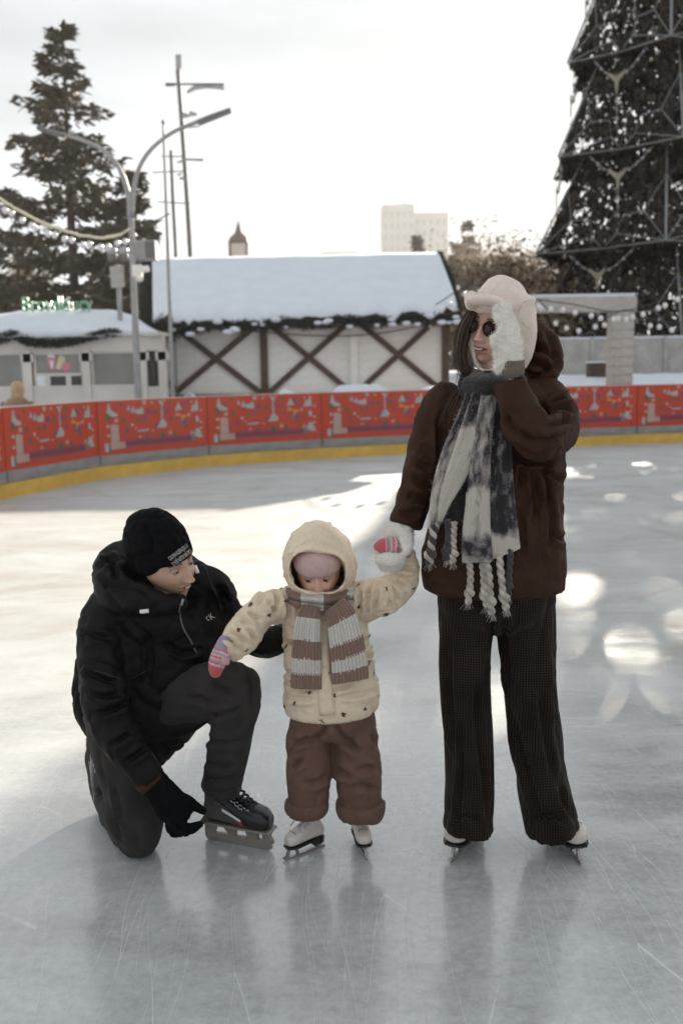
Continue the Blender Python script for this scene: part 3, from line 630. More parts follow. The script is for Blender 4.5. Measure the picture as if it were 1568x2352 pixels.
# ---- pergola, fence, box on the right
YP = 20.6
M['pale_stone'] = pbr('pale_stone', (.44, .405, .365), .85, .12, 2, .004, 18, var2=.1, vs2=12)
e = empty('pergola', (P(1420, 860, YP).x, YP, 0), 'pale stone pergola, one square pillar carrying a snow topped beam', 'pergola')
x0, x1 = P(1398, 800, YP).x, P(1447, 800, YP).x; zb = P(1420, 716, YP).z
nb = 14; blk = MB(); blk.box((0, 0, 0), (x1 - x0, x1 - x0, zb / nb - .014)); bme = blk.mesh('stone_block', M['pale_stone'])
core = MB(); core.box(((x0 + x1) / 2, YP, zb / 2), (x1 - x0 - .03, x1 - x0 - .03, zb)); core.build('pillar_core', M['concrete'], e)
for i in range(nb):
    o = bpy.data.objects.new('stone_block', bme); COL.objects.link(o); attach(o, e); o.location = ((x0 + x1) / 2 + random.uniform(-.004, .004), YP, zb * (i + .5) / nb)
b = MB(); zt = P(1340, 684, YP).z; xa = P(1135, 700, YP).x
b.box(((xa + x1 + .03) / 2, YP, (zb + zt) / 2 + .002), (x1 + .03 - xa, .5, zt - zb)); b.build('beam', M['pale_stone'], e)
b = MB(); b.box(((xa + x1) / 2, YP, zt + .035), (x1 - xa, .46, .06)); b.build('beam_snow', M['snow'], e)
xl_ = P(1150, 800, YP).x; b = MB(); b.box((xl_, YP, zb / 2), (x1 - x0, x1 - x0, zb)); b.build('far_pillar', M['pale_stone'], e)
YC = 29.
for i in range(7):
    xa = P(1190, 800, YC).x + i * 1.05; xb = xa + 1.04
    b = MB(); z0, z1 = 1.1, P(1400, 778, YC).z
    b.box(((xa + xb) / 2, YC, (z0 + z1) / 2), (xb - xa - .02, .12, z1 - z0)); b.box(((xa + xb) / 2, YC, z1 + .03), (xb - xa - .02, .1, .05), mi=1)
    if i == 0: fe = empty('concrete_fence', (xa, YC, 0), 'grey concrete panel fence with snow on top below the tree', 'fence')
    b.build('panel', [M['concrete'], M['snow']], fe)
    b = MB(); b.box((xa, YC - .04, (z0 + z1) / 2), (.1, .16, z1 - z0 + .06)); b.build('post', M['concrete'], fe)
c = P(1370, 858, 24.); e = empty('wooden_box', (c.x, 24, 1.1), 'small brown wooden box standing in the snow left of the pillar', 'box')
b = MB(); b.box((c.x, 24, c.z), (.42, .4, .5)); b.build('body', M['bark'], e); b = MB(); b.box((c.x, 24, c.z + .27), (.46, .44, .04)); b.build('lid', M['snow'], e)
# ---- vegetation and far buildings
def leafquad(mb_, p, u, ln, w, mi=None):
    s_ = u.cross(Vector((random.gauss(0, 1), random.gauss(0, 1), random.gauss(0, 1)))).normalized()
    mb_.add([p - s_ * w * .4, p + s_ * w * .4, p + u * ln * .6 + s_ * w * .5, p + u * ln, p + u * ln * .5 - s_ * w * .5], [(0, 1, 2, 3, 4)], mi)
def spruce(x, y, H, Rb, label, group=None, dens=1.0, prof=1.0, z0=.6, seed=1, ls=1., lev=None, mat='spruce', upturn=.25):
    rs = random.Random(seed); e = empty('spruce_tree', (x, y, 0), label, 'tree', group)
    t = MB(); t.tube([(x, y, -.05), (x, y, H * .5), (x + .03, y, H * .98)], [H * .016, H * .011, .015], 8); t.build('trunk', M['bark'], e, smooth=True)
    c = MB(); br = MB(); lev = lev or int(H * 3.0)
    for k in range(lev):
        f = (k + rs.random()) / lev; z = z0 + (H - z0) * f
        rad = Rb * (1 - f) ** prof * (.72 + .5 * noise.noise(Vector((f * 5, seed, 0))) + rs.uniform(-.08, .2)) + .12
        nb = max(3, int(4 + 4 * (1 - f)))
        for j in range(nb):
            a = rs.random() * 6.283; r = rad * rs.uniform(.65, 1.12) * (1 + .25 * noise.noise(Vector((math.cos(a) * 1.2, math.sin(a) * 1.2, f * 4 + seed))))
            d = Vector((math.cos(a), math.sin(a), 0)); pts = []
            for q in range(6):
                s_ = q / 5; pts.append(Vector((x, y, z)) + d * (r * s_) + Vector((0, 0, -r * .28 * s_ + r * upturn * s_ * s_)))
            br.tube(pts, [.035 * (1 - f) + .008, .03 * (1 - f) + .007, .02 * (1 - f) + .006, .012, .008, .004], 4, caps=False)
            side = Vector((-d.y, d.x, 0)); n = int(30 * dens * (r / Rb + .25))
            for _ in range(n):
                s_ = rs.random() ** .7; b_ = pts[0].lerp(pts[5], s_); b_.z = pts[0].z - r * .28 * s_ + r * upturn * s_ * s_
                w_ = (1 - s_) * .25 * r + .1
                q = b_ + side * rs.uniform(-w_, w_) + Vector((0, 0, rs.uniform(-.16, .1) * ls))
                u = (d * .6 + side * rs.uniform(-.8, .8) + Vector((0, 0, rs.uniform(-.7, .35)))).normalized()
                leafquad(c, q, u, rs.uniform(.16, .34) * ls, rs.uniform(.05, .11) * ls)
    br.build('branches', M['bark'], e)['kind'] = 'stuff'; c.build('crown', M[mat], e)['kind'] = 'stuff'; return e
YS = 31.
c = P(165, 600, YS); topz = P(165, 48, YS).z
spruce(c.x + .05, YS, topz, 4.7, 'tall dark spruce with narrow ragged top left of the lamp post', dens=3.4, prof=.8, seed=4, upturn=.35, ls=1.1)
c = P(315, 600, YS - 2); spruce(c.x, YS - 2, P(300, 395, YS - 2).z, 2.0, 'shorter dense spruce between the tall one and the flagpole', dens=2.8, prof=.45, seed=9)
c = P(40, 600, YS + 3); spruce(c.x, YS + 3, P(20, 430, YS + 3).z, 2.6, 'low dark spruce at the left picture edge behind the kiosk', dens=1.8, prof=.6, seed=12)
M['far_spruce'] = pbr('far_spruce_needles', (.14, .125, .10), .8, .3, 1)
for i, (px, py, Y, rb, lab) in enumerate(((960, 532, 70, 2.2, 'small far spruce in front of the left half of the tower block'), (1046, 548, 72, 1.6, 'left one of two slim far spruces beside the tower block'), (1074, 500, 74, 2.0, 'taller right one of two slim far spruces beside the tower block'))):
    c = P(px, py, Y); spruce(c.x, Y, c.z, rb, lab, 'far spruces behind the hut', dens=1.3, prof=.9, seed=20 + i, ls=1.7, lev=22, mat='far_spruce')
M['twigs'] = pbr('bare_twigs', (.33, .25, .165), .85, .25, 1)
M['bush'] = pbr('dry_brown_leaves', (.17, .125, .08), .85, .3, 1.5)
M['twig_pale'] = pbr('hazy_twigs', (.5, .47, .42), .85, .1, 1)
def bare_tree(x, y, H, spread, label, seed, mat, tw=.05, n0=5, leaves=0, group=None, leaf=.2, zb=0):
    rs = random.Random(seed); e = empty('bare_tree', (x, y, zb), label, 'tree', group)
    t = MB(); t.tube([(x, y, zb - .05), (x + .1, y, zb + H * .3), (x, y, zb + H * .5)], [H * .022, H * .016, H * .01], 7); t.build('trunk', M['bark'], e, smooth=True)
    c = MB()
    def grow(p, d, L_, r, lv):
        q = p + d * L_; m_ = (p + q) / 2 + Vector((rs.gauss(0, .06), rs.gauss(0, .06), rs.gauss(0, .04))) * L_
        c.tube([p, m_, q], [r, r * .8, r * .55], 3 if lv > 1 else 4, caps=False)
        if lv >= 4:
            for _ in range(leaves): leafquad(c, q + Vector((rs.gauss(0, 1), rs.gauss(0, 1), rs.gauss(0, 1))) * L_ * .7, Vector((rs.gauss(0, 1), rs.gauss(0, 1), rs.gauss(0, 1))).normalized(), leaf, leaf * .6)
            return
        for _ in range(4 if lv else n0):
            nd_ = (d + Vector((rs.gauss(0, 1), rs.gauss(0, 1), rs.gauss(0, .5) + .12)) * (.6 * spread)).normalized()
            grow(p.lerp(q, rs.uniform(.45, 1)), nd_, L_ * rs.uniform(.55, .8), r * .55, lv + 1)
    for _ in range(n0): grow(Vector((x, y, zb + H * rs.uniform(.2, .48))), Vector((rs.gauss(0, .5) * spread, rs.gauss(0, .5) * spread, 1)).normalized(), H * .26, tw, 1)
    c.build('crown', M[mat], e)['kind'] = 'stuff'; return e
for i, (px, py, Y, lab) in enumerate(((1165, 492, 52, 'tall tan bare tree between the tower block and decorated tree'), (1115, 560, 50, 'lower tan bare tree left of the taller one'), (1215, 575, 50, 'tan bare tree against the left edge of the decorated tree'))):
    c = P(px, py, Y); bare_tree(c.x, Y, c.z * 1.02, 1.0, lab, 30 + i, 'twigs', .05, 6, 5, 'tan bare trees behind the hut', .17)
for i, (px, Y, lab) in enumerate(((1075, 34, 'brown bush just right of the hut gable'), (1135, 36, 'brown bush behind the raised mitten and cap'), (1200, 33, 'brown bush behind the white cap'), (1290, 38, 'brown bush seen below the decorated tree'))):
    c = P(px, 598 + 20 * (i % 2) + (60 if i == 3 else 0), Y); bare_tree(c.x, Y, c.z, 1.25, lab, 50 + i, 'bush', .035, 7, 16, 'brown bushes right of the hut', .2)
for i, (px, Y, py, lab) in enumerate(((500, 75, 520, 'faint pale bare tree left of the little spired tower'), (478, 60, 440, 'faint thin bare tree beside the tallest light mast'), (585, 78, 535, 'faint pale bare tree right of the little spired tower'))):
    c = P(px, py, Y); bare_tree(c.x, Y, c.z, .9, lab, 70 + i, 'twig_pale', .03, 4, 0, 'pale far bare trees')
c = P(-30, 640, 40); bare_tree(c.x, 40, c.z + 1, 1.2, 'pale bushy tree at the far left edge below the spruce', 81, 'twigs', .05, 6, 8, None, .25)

# small spired tower behind the hut
M['roof_brown'] = pbr('brown_roof', (.16, .105, .085), .7, .15, 2); M['tower_wall'] = pbr('tower_wall', (.55, .47, .43), .8, .06, 2)
YW = 58.; s_ = S(547, 570, YW); c = P(548, 590, YW); w = 20 * s_
e = empty('spired_tower', (c.x, YW, 0), 'small pink walled tower with brown pointed spire above the hut', 'tower')
b = MB(); z1 = P(548, 558, YW).z; b.box((c.x, YW + .5, z1 / 2), (2 * w, 2 * w, z1)); b.build('wall', M['tower_wall'], e)
for sx in (-1, 1): b = MB(); b.box((c.x + sx * w, YW + .5 - w - .03, z1 / 2), (.13, .13, z1)); b.build('corner_post', M['roof_brown'], e)
b = MB(); pr = [(23, 557), (19, 545), (8, 533), (5, 520), (0.4, 503)]
b.v = []; rings = []
for hw, py in pr:
    z = P(548, py, YW).z; q = hw * s_; rings.append([(c.x - q, YW + .5 - q, z), (c.x + q, YW + .5 - q, z), (c.x + q, YW + .5 + q, z), (c.x - q, YW + .5 + q, z)])
b.add([v for r_ in rings for v in r_], [(i * 4 + k, i * 4 + (k + 1) % 4, i * 4 + 4 + (k + 1) % 4, i * 4 + 4 + k) for i in range(4) for k in range(4)] + [(3, 2, 1, 0)]); b.build('spire', M['roof_brown'], e)

# tower block far behind
M['panel_wall'] = pbr('pale_panel_wall', (.50, .47, .42), .85, .05, .2); M['far_glass'] = pbr('far_window', (.40, .385, .35), .4, .1, .3)
YH = 260.; fr = lambda x, y, z: P(x, z, YH + y)
e = empty('tower_block', (P(955, 600, YH).x, YH, 0), 'pale high rise of two stepped slabs standing far behind the hut', 'building')
for nm, x0, x1, yt in (('tall_slab', 878, 951, 470), ('low_slab', 951.3, 1030, 486)):
    A, B = P(x0, 590, YH), P(x1, 590, YH); z = P((x0 + x1) / 2, yt, YH).z; dy = 0 if nm == 'tall_slab' else 1.5
    b = MB(); b.box(((A.x + B.x) / 2, YH + 6 + dy, z / 2), (B.x - A.x, 12, z)); slab = b.build(nm, M['panel_wall'], e)
    wm = MB(); wm.box((0, 0, 0), (.95, .12, 1.5)); wme = wm.mesh('window', M['far_glass'])
    nx = 5; zz = z - 2.4
    while zz > P(950, 600, YH).z:
        for i in range(nx):
            o = bpy.data.objects.new('window', wme); COL.objects.link(o); o.parent = slab; o.location = (A.x + (B.x - A.x) * (i + .5) / nx, YH + dy - .02, zz)
        zz -= 2.9
b = MB(); c = P(930, 468, YH); b.box((c.x, YH + 4, c.z - .4), (3, 3, 1.6)); b.tube([(c.x, YH + 4, c.z), (c.x, YH + 4, c.z + 1)], .12, 5); b.build('roof_housing', M['panel_wall'], e)
YQ = 110.; A, B = P(705, 590, YQ), P(875, 590, YQ); e = empty('flat_building', ((A.x + B.x) / 2, YQ, 0), 'flat roofed low building just showing over the hut ridge', 'building')
b = MB(); z = P(780, 583, YQ).z; b.box(((A.x + B.x) / 2, YQ + 4, z / 2), (B.x - A.x, 8, z)); b.build('wall', M['panel_wall'], e)
b = MB(); A, B = P(738, 590, YQ), P(822, 590, YQ); z2 = P(780, 576, YQ).z; b.box(((A.x + B.x) / 2, YQ + 4, z2 / 2), (B.x - A.x, 5, z2)); b.build('roof_storey', M['panel_wall'], e)

# ---- giant decorated tree
M['tinsel'] = pbr('tinsel_needles', (.036, .026, .015), .6, .4, 1.2, spec=.3)
M['frame_tube'] = pbr('silver_frame', (.22, .225, .23), .5, .1, 3)
M['horn'] = pbr('beige_ornament', (.22, .19, .135), .5, .1)
def big_tree():
    ax, ay = 10.75, 34.0; e = empty('decorated_tree', (ax, ay, 0), 'giant tiered artificial tree with silver frame stars, garlands and bead strings', 'tree')
    R2, Z2, sl, dz = 3.95, 7.96, .171, 2.95
    # tips of the tier rims: (radius, height, rotation of first tip)
    tiers = []
    for k in range(-1, 9):
        z = Z2 + (k - 1) * dz if True else 0; r = R2 - sl * (z - Z2)
        rot = R(20) if (k % 2) else R(14)
        if r > .5: tiers.append((r, z, rot))
    b = MB(); b.tube([(ax, ay, -.05), (ax, ay, 16), (ax, ay, 29)], [.32, .25, .1], 10); b.build('mast', M['steel_dark'], e, smooth=True)
    n = 6; rs = random.Random(5)
    def rim(r, z, rot, a, f=1.0):
        # star shaped plan: radius between tip and valley
        u = ((a - rot) / (2 * math.pi / n)) % 1; t = abs(u - .5) * 2         # 1 at tip, 0 at valley
        # straight edge between tip (r) and valley (.80 r)
        A = 2 * math.pi / n / 2; rt, rv = r, r * .80; th = (1 - t) * A
        x1, y1 = rt, 0; x2, y2 = rv * math.cos(A), rv * math.sin(A)
        den = math.sin(th) * (x2 - x1) - math.cos(th) * (y2 - y1); rr = (-(y2 - y1) * x1) / den if abs(den) > 1e-9 else rt
        return rr
    c = MB(); fr = MB(); orn = MB(); rope = MB(); lamps = MB()
    for ti, (r, z, rot) in enumerate(tiers):
        h = dz * 1.12; rtop = (r - sl * dz) * .68
        area = 2 * math.pi * (r + rtop) / 2 * h; cnt = int(area * (185 if z < 16 else 110))
        for _ in range(cnt):
            f = rs.random(); a = rs.random() * 6.2832; rr = rim(r, z, rot, a) * (1 - f) + rtop * f
            d = Vector((math.cos(a), math.sin(a), 0)); p = Vector((ax, ay, z + h * f)) + d * (rr - rs.random() * .12)
            # patchy thin places let the sky through
            if noise.noise(p * 1.9) > .06 and rs.random() < .74: continue
            u = (d * rs.uniform(-.1, .6) + Vector((-d.y, d.x, 0)) * rs.gauss(0, .6) + Vector((0, 0, -1))).normalized()
            leafquad(c, p, u, rs.uniform(.13, .25), rs.uniform(.07, .13))
        for _ in range(int(area * 13)):                        # inner boughs
            f = rs.random(); a = rs.random() * 6.2832; rr = (rim(r, z, rot, a) * (1 - f) + rtop * f) * rs.uniform(.3, .8); d = Vector((math.cos(a), math.sin(a), 0))
            leafquad(c, Vector((ax, ay, z + h * f)) + d * rr, Vector((rs.gauss(0, .5), rs.gauss(0, .5), -1)).normalized(), rs.uniform(.2, .38), rs.uniform(.12, .22))
        cnt = int(2 * math.pi * r * 130)                      # underside skirt and fringe
        for _ in range(cnt):
            a = rs.random() * 6.2832; q = rs.random() ** .6; rr = rim(r, z, rot, a) * (.62 + .38 * q); d = Vector((math.cos(a), math.sin(a), 0))
            p = Vector((ax, ay, z + .04 + (1 - q) * .25)) + d * rr
            leafquad(c, p, (Vector((rs.gauss(0, .4), rs.gauss(0, .4), -1)) + d * .2).normalized(), rs.uniform(.1, .2), rs.uniform(.06, .11))
        if z > 16: continue
        for _ in range(int(area * 2.4)):                         # small lamps strung over the boughs
            f = rs.random(); a = rs.random() * 6.2832; rr = rim(r, z, rot, a) * (1 - f) + rtop * f + .04; lamps.ball(Vector((ax + math.cos(a) * rr, ay + math.sin(a) * rr, z + h * f)), rs.uniform(.018, .032), 6, 4)
        tips = []; vals = []
        for k in range(n):
            a = rot + math.pi / 2 * 0 + k * 2 * math.pi / n; 
            tips.append(a); vals.append(a + math.pi / n)
        def on(a, f, rr=None, out=.05):
            q = (rim(r, z, rot, a) * (1 - f) + rtop * f if rr is None else rr) + out
            return Vector((ax + math.cos(a) * q, ay + math.sin(a) * q, z + h * f))
        for k, a in enumerate(tips):
            tip = on(a, 0, out=.06); up = on(a, .62); 
            s_ = MB()
            s_.tube([tip, up], .034, 6); s_.tube([up, on(a, .95)], .014, 5)
            for sg in (-1, 1):
                v1 = on(a + sg * .17, .30); v2 = on(a + sg * .36, .28); v3 = on(a + sg * .40, .12)
                s_.tube([up, v1, tip], .015, 5); s_.tube([v1, v2, v3, tip], .015, 5); s_.tube([v3, on(a + sg * .5, .02)], .015, 4)
                s_.tube([tip, on(a + sg * math.pi / n, 0, out=.03)], .017, 5)
            s_.build('frame_star', M['frame_tube'], e, smooth=True)
        for k, a in enumerate(vals):
            ctr = on(a, -.16 + .0, rr=r * .84)
            # swags of beads falling from under the rim to a horn ornament, and a drop string
            for sg in (-1, 1):
                p0 = on(a + sg * .30, -.03, rr=r * .86); p1 = ctr + Vector((0, 0, -.28))
                for q in range(5):
                    t = (q + .5) / 5; w = p0.lerp(p1, t); w.z -= .10 * math.sin(math.pi * t); rope.ball(w, .05 if q % 2 else .035, 7, 5)
                rope.tube([p0, p0.lerp(p1, .5) - Vector((0, 0, .1)), p1], .012, 4)
            d = Vector((math.cos(a), math.sin(a), 0)); sd = Vector((-d.y, d.x, 0)); o0 = p1 + d * .06
            hz = [(-.30, .22), (-.12, .10), (0, .06), (.12, .10), (.30, .22), (.20, .02), (.06, -.12), (.03, -.42), (-.03, -.42), (-.06, -.12), (-.20, .02)]
            orn.prism(hz, -.02, .02, frame=lambda x, y, zz: o0 + sd * x + d * y + Vector((0, 0, zz)))
            prev = o0 + Vector((0, 0, -.42))
            for q in range(6):
                w = prev - Vector((0, 0, .25)) - d * .02; rope.tube([prev, w], .012, 4); rope.ball(w, .062 if q % 2 == 0 else .04, 7, 5); prev = w
    c.build('tinsel', M['tinsel'], e); tag(bpy.data.objects[-1] if False else c_last(), kind='stuff')
    o = orn.build('horn_ornaments', M['horn'], e); o['kind'] = 'stuff'
    M['bead'] = pbr('grey_bead', (.30, .29, .31), .3, .05)
    o = rope.build('bead_strings', M['bead'], e, smooth=True); o['kind'] = 'stuff'
    o = lamps.build('small_lamps', M['bulb'], e, smooth=True); o['kind'] = 'stuff'
    # open steel base under the lowest tier
    for k in range(n):
        a = k * 2 * math.pi / n + .4; q0 = Vector((ax + 3.9 * math.cos(a), ay + 3.9 * math.sin(a), -.03)); q1 = Vector((ax + 2.2 * math.cos(a + .3), ay + 2.2 * math.sin(a + .3), 4.6))
        b = MB(); b.tube([q0, q1], .07, 6); q2 = Vector((ax + 3.9 * math.cos(a + 2 * math.pi / n), ay + 3.9 * math.sin(a + 2 * math.pi / n), 2.9)); b.tube([q0 + (q1 - q0) * .6, q2], .04, 5); b.build('base_strut', M['frame_tube'], e, smooth=True)
def c_last(): return [o for o in bpy.data.objects if o.name.startswith('tinsel')][-1]
big_tree()

# ---- winter air: thin even haze round the whole place
def haze():
    m = bpy.data.materials.new('haze_air'); m.use_nodes = True; nt = m.node_tree; nt.nodes.remove(nt.nodes['Principled BSDF'])
    pv = nt.nodes.new('ShaderNodeVolumePrincipled'); pv.inputs['Color'].default_value = (.95, .95, .96, 1); pv.inputs['Density'].default_value = .0005; pv.inputs['Anisotropy'].default_value = .35
    nt.links.new(pv.outputs[0], nt.nodes['Material Output'].inputs['Volume'])
    b = MB(); b.box((0, 140, 29), (700, 420, 60.1)); tag(b.build('haze', m), kind='stuff')
haze()
# ================================================================ PEOPLE
YAX = Vector((0, 1, 0))
def rows3(rows):
    out = []
    for r in rows:
        px, py, Y, hw = r[:4]; ratio = r[4] if len(r) > 4 else .9
        p = P(px, py, Y); a = hw * S(px, py, Y); out.append((p.x, p.y, p.z, a, a * ratio))
    return out
def loft(mb_, rows, n=30, step=.012, wr=0., wf=14., seed=0., cap0=.5, cap1=.5, sq=1., longw=0., lf=3, mi=None, raw=False):
    d = catmull(rows if raw else rows3(rows), step=step); rings = []; prevn = None; s_ = 0
    m = len(d)
    for i in range(m):
        p = Vector(d[i][:3]); t = Vector(d[min(i + 1, m - 1)][:3]) - Vector(d[max(i - 1, 0)][:3]); t.normalize()
        nn = YAX - t * YAX.dot(t)
        if prevn is not None:
            tr = prevn - t * prevn.dot(t); w = min(1, max(0, (nn.length - .25) / .3)); nn = (nn.normalized() * w if nn.length > 1e-4 else Vector()) + tr.normalized() * (1 - w)
            if nn.dot(prevn) < 0: nn = tr
        nn.normalize(); prevn = nn; sd = t.cross(nn)
        if i: s_ += (p - Vector(d[i - 1][:3])).length
        a, b = max(d[i][3], .002), max(d[i][4], .002)
        ring = []
        for k in range(n):
            th = 2 * math.pi * k / n; c_, q = math.cos(th), math.sin(th)
            f = 1.
            if wr:
                v = noise.noise(Vector((s_ * wf + .5 * noise.noise(Vector((c_ * 1.5, q * 1.5, s_ * 3 + seed))) * 2, c_ * .8 + seed, q * .8))); f += wr * (.35 - abs(v) * 2.2)
            if longw: f += longw * math.sin(lf * th + seed + 2 * noise.noise(Vector((s_ * 3, seed, 1))))
            if sq != 1: c_ = math.copysign(abs(c_) ** sq, c_); q = math.copysign(abs(q) ** sq, q)
            ring.append(p + sd * (a * c_ * f) + nn * (b * q * f))
        rings.append((p, t, ring))
    R_ = []
    if cap0:
        p, t, r0 = rings[0]
        h = max(d[0][3], d[0][4]) * cap0
        for f, g in ((.25, 1), (.62, .85), (.88, .5)): R_.append([p + (v - p) * f - t * (h * g) for v in r0])
    R_ += [r for _, _, r in rings]
    if cap1:
        p, t, r0 = rings[-1]; h = max(d[-1][3], d[-1][4]) * cap1
        for f, g in ((.88, .5), (.62, .85), (.25, 1)): R_.append([p + (v - p) * f + t * (h * g) for v in r0])
    vs_ = [v for r in R_ for v in r]; fs_ = []
    for i in range(len(R_) - 1):
        for k in range(n):
            k2 = (k + 1) % n; fs_.append((i * n + k, i * n + k2, (i + 1) * n + k2, (i + 1) * n + k))
    fs_.append(tuple(range(n - 1, -1, -1))); b0 = (len(R_) - 1) * n; fs_.append(tuple(b0 + k for k in range(n)))
    mb_.add(vs_, fs_, mi)

def remesh(mb_, voxel, smooth=2, name='m'):
    me = bpy.data.meshes.new(name); me.from_pydata(mb_.v, [], mb_.f)
    bm = bmesh.new(); bm.from_mesh(me); bmesh.ops.recalc_face_normals(bm, faces=bm.faces); bm.to_mesh(me); bm.free()
    o = bpy.data.objects.new('tmp', me); COL.objects.link(o)
    md = o.modifiers.new('r', 'REMESH'); md.mode = 'VOXEL'; md.voxel_size = voxel; md.use_smooth_shade = True
    if smooth: sm = o.modifiers.new('s', 'SMOOTH'); sm.iterations = smooth; sm.factor = .5
    bpy.context.view_layer.update()
    out = bpy.data.meshes.new_from_object(o.evaluated_get(bpy.context.evaluated_depsgraph_get()))
    bpy.data.objects.remove(o); bpy.data.meshes.remove(me); out.name = name; return out
def get_vn(me):
    n = len(me.vertices); co = np.empty(n * 3); me.vertices.foreach_get('co', co); nr = np.empty(n * 3); me.vertices.foreach_get('normal', nr)
    return co.reshape(-1, 3), nr.reshape(-1, 3)
def disp(me, fn):
    co, nr = get_vn(me); d = np.array([fn(Vector(p), Vector(q)) for p, q in zip(co, nr)])
    me.vertices.foreach_set('co', (co + nr * d[:, None]).ravel()); me.update()
def ridge(p, f): return 1 - min(1, abs(noise.noise(p * f)) * 2.6)
def folds(amp, f, st=(1, 1, 1), seed=0, fine=.3):
    sv = Vector((seed, seed * 1.7, -seed))
    def fn(p, n):
        q = Vector((p.x * st[0], p.y * st[1], p.z * st[2])) + sv; w = q + Vector((noise.noise(q * 4), noise.noise(q * 4 + Vector((5, 0, 0))), noise.noise(q * 4 + Vector((0, 7, 0))))) * .05
        return -1.5 * amp * ridge(w, f) ** 4 * (.35 + 1.1 * max(0, noise.noise(q * 5 + Vector((3, 3, 3))) + .35)) - .7 * amp * ridge(w + Vector((4, 1, 2)), f * 2.1) ** 5 + amp * fine * noise.noise(w * f * 2.5) + amp * .8 * noise.noise(w * f * .6)
    return fn
def creases(me, lines, w=.008, A=.008):
    """press drawn fold lines into the camera side of a garment: a valley with a soft roll beside it"""
    co, nr = get_vn(me); v = co - np.array((0, 0, CAM_H)); t = v @ np.array(_F); q = np.stack([784 + FOC * (v @ np.array(_RR)) / t, 1176 - FOC * (v @ np.array(_UU)) / t], 1)
    d_ = np.zeros(len(co)); face = np.clip((.25 - (nr * (v / np.linalg.norm(v, axis=1)[:, None])).sum(1)) * 2.2, 0, 1)
    for ln in lines:
        k_ = 1.
        if isinstance(ln[0], (int, float)): k_, ln = ln[0], ln[1:]
        pts = catmull([(x, y, 0) for x, y in ln], step=6)[:, :2]; L_ = len(pts); best = np.full(len(q), 1e9); sgn = np.zeros(len(q)); par = np.zeros(len(q))
        for i in range(L_ - 1):
            a, b = pts[i], pts[i + 1]; ab = b - a; l2 = (ab ** 2).sum() + 1e-9; u = np.clip(((q - a) @ ab) / l2, 0, 1); dd = q - (a + u[:, None] * ab); D = np.hypot(dd[:, 0], dd[:, 1]); m = D < best
            best[m] = D[m]; sgn[m] = np.sign(ab[0] * dd[m, 1] - ab[1] * dd[m, 0]); par[m] = (i + u[m]) / (L_ - 1)
        wp = w / .0013; tp = np.clip(np.sin(np.pi * np.clip(par, .03, .97)) * 1.6, 0, 1)
        d_ += k_ * tp * (-np.exp(-(best / wp) ** 2) + .7 * np.exp(-((best - 2.1 * wp) / (1.3 * wp)) ** 2) * np.where(sgn > 0, 1, .55))
    me.vertices.foreach_set('co', (co + nr * (A * d_ * face)[:, None]).ravel()); me.update()
def cloth(name, mb_, mat, parent, voxel=.008, smooth=2, dfn=None, cr=None, cw=.007, cA=.008):
    me = remesh(mb_, voxel, smooth, name)
    if cr: creases(me, cr, cw, cA)
    for fn in (dfn if isinstance(dfn, (list, tuple)) else [dfn] if dfn else []): disp(me, fn)
    me.polygons.foreach_set('use_smooth', [True] * len(me.polygons)); me.materials.clear(); me.materials.append(mat)
    return link_mesh(name, me, parent)
def fuzz(name, me_objs, mat, parent, count, ln, w, lean=.5, seed=1, mask=None):
    rs = np.random.default_rng(seed); b = MB(); vs_ = []; 
    for o in me_objs:
        me = o.data; co, nr = get_vn(me); idx = rs.integers(0, len(co), count)
        if mask is not None: idx = np.array([i for i in idx if mask(co[i])])
        for i in idx:
            p = Vector(co[i] + rs.normal(0, .003, 3)); n = Vector(nr[i]); u = (n + Vector(rs.normal(0, lean, 3))).normalized(); s_ = u.cross(Vector(rs.normal(0, 1, 3))).normalized() * w
            p = p - n * .002; vs_ += [p - s_, p + s_, p + u * ln * rs.uniform(.5, 1.2)]
    b.add(vs_, [(3 * i, 3 * i + 1, 3 * i + 2) for i in range(len(vs_) // 3)])
    o = b.build(name, mat, parent); o['kind'] = 'stuff'; return o

# ---- materials for clothes
def fabric(name, col, rough=.8, bump=.0006, bs=500, var=.12, vs_=25, sheen=.15, weave=None, spec=.25):
    return pbr(name, col, rough, var, vs_, bump, bs, spec=spec, sheen=sheen, var2=.06, vs2=200)
M['black_nylon'] = fabric('black_nylon', (.0072, .0061, .0060), .6, .006, 22, .25, 12, .0, spec=.16)
M['black_knit'] = fabric('black_knit', (.0048, .0048, .0054), .9, .0012, 420, .2, 60, .0, spec=.1)
M['black_denim'] = fabric('black_denim', (.033, .0285, .0265), .85, .003, 30, .25, 14, .04, spec=.15)
M['brown_nylon'] = fabric('brown_nylon', (.040, .0178, .0104), .7, .005, 24, .22, 12, .0, spec=.14)
M['beige_nylon'] = fabric('beige_nylon', (.70, .565, .42), .62, .0045, 30, .07, 12, .05, spec=.3)
M['brown_canvas'] = fabric('brown_canvas', (.128, .070, .048), .78, .004, 28, .12, 10, .05)
M['white_fleece'] = fabric('white_fleece', (.70, .66, .60), .95, .004, 130, .06, 30, .2)
M['white_fuzz'] = pbr('white_fuzz', (.74, .70, .64), .95, .05)
M['cap_wool'] = fabric('cream_cap_wool', (.68, .57, .50), .9, .0008, 500, .05, 20, .2)
M['pink_knit'] = fabric('pink_knit', (.50, .335, .32), .95, .002, 260, .10, 40, .2)
M['white_leather'] = fabric('white_leather', (.58, .52, .47), .45, .0003, 200, .08, 30, .0, spec=.5)
M['black_leather'] = fabric('black_leather', (.008, .008, .009), .32, .0003, 200, .2, 30, .0, spec=.5)
M['grey_panel'] = fabric('grey_panel', (.20, .185, .17), .5, .0003, 200, .1, 60, .0)
M['holder'] = pbr('skate_holder', (.23, .20, .165), .45, .1, 20)
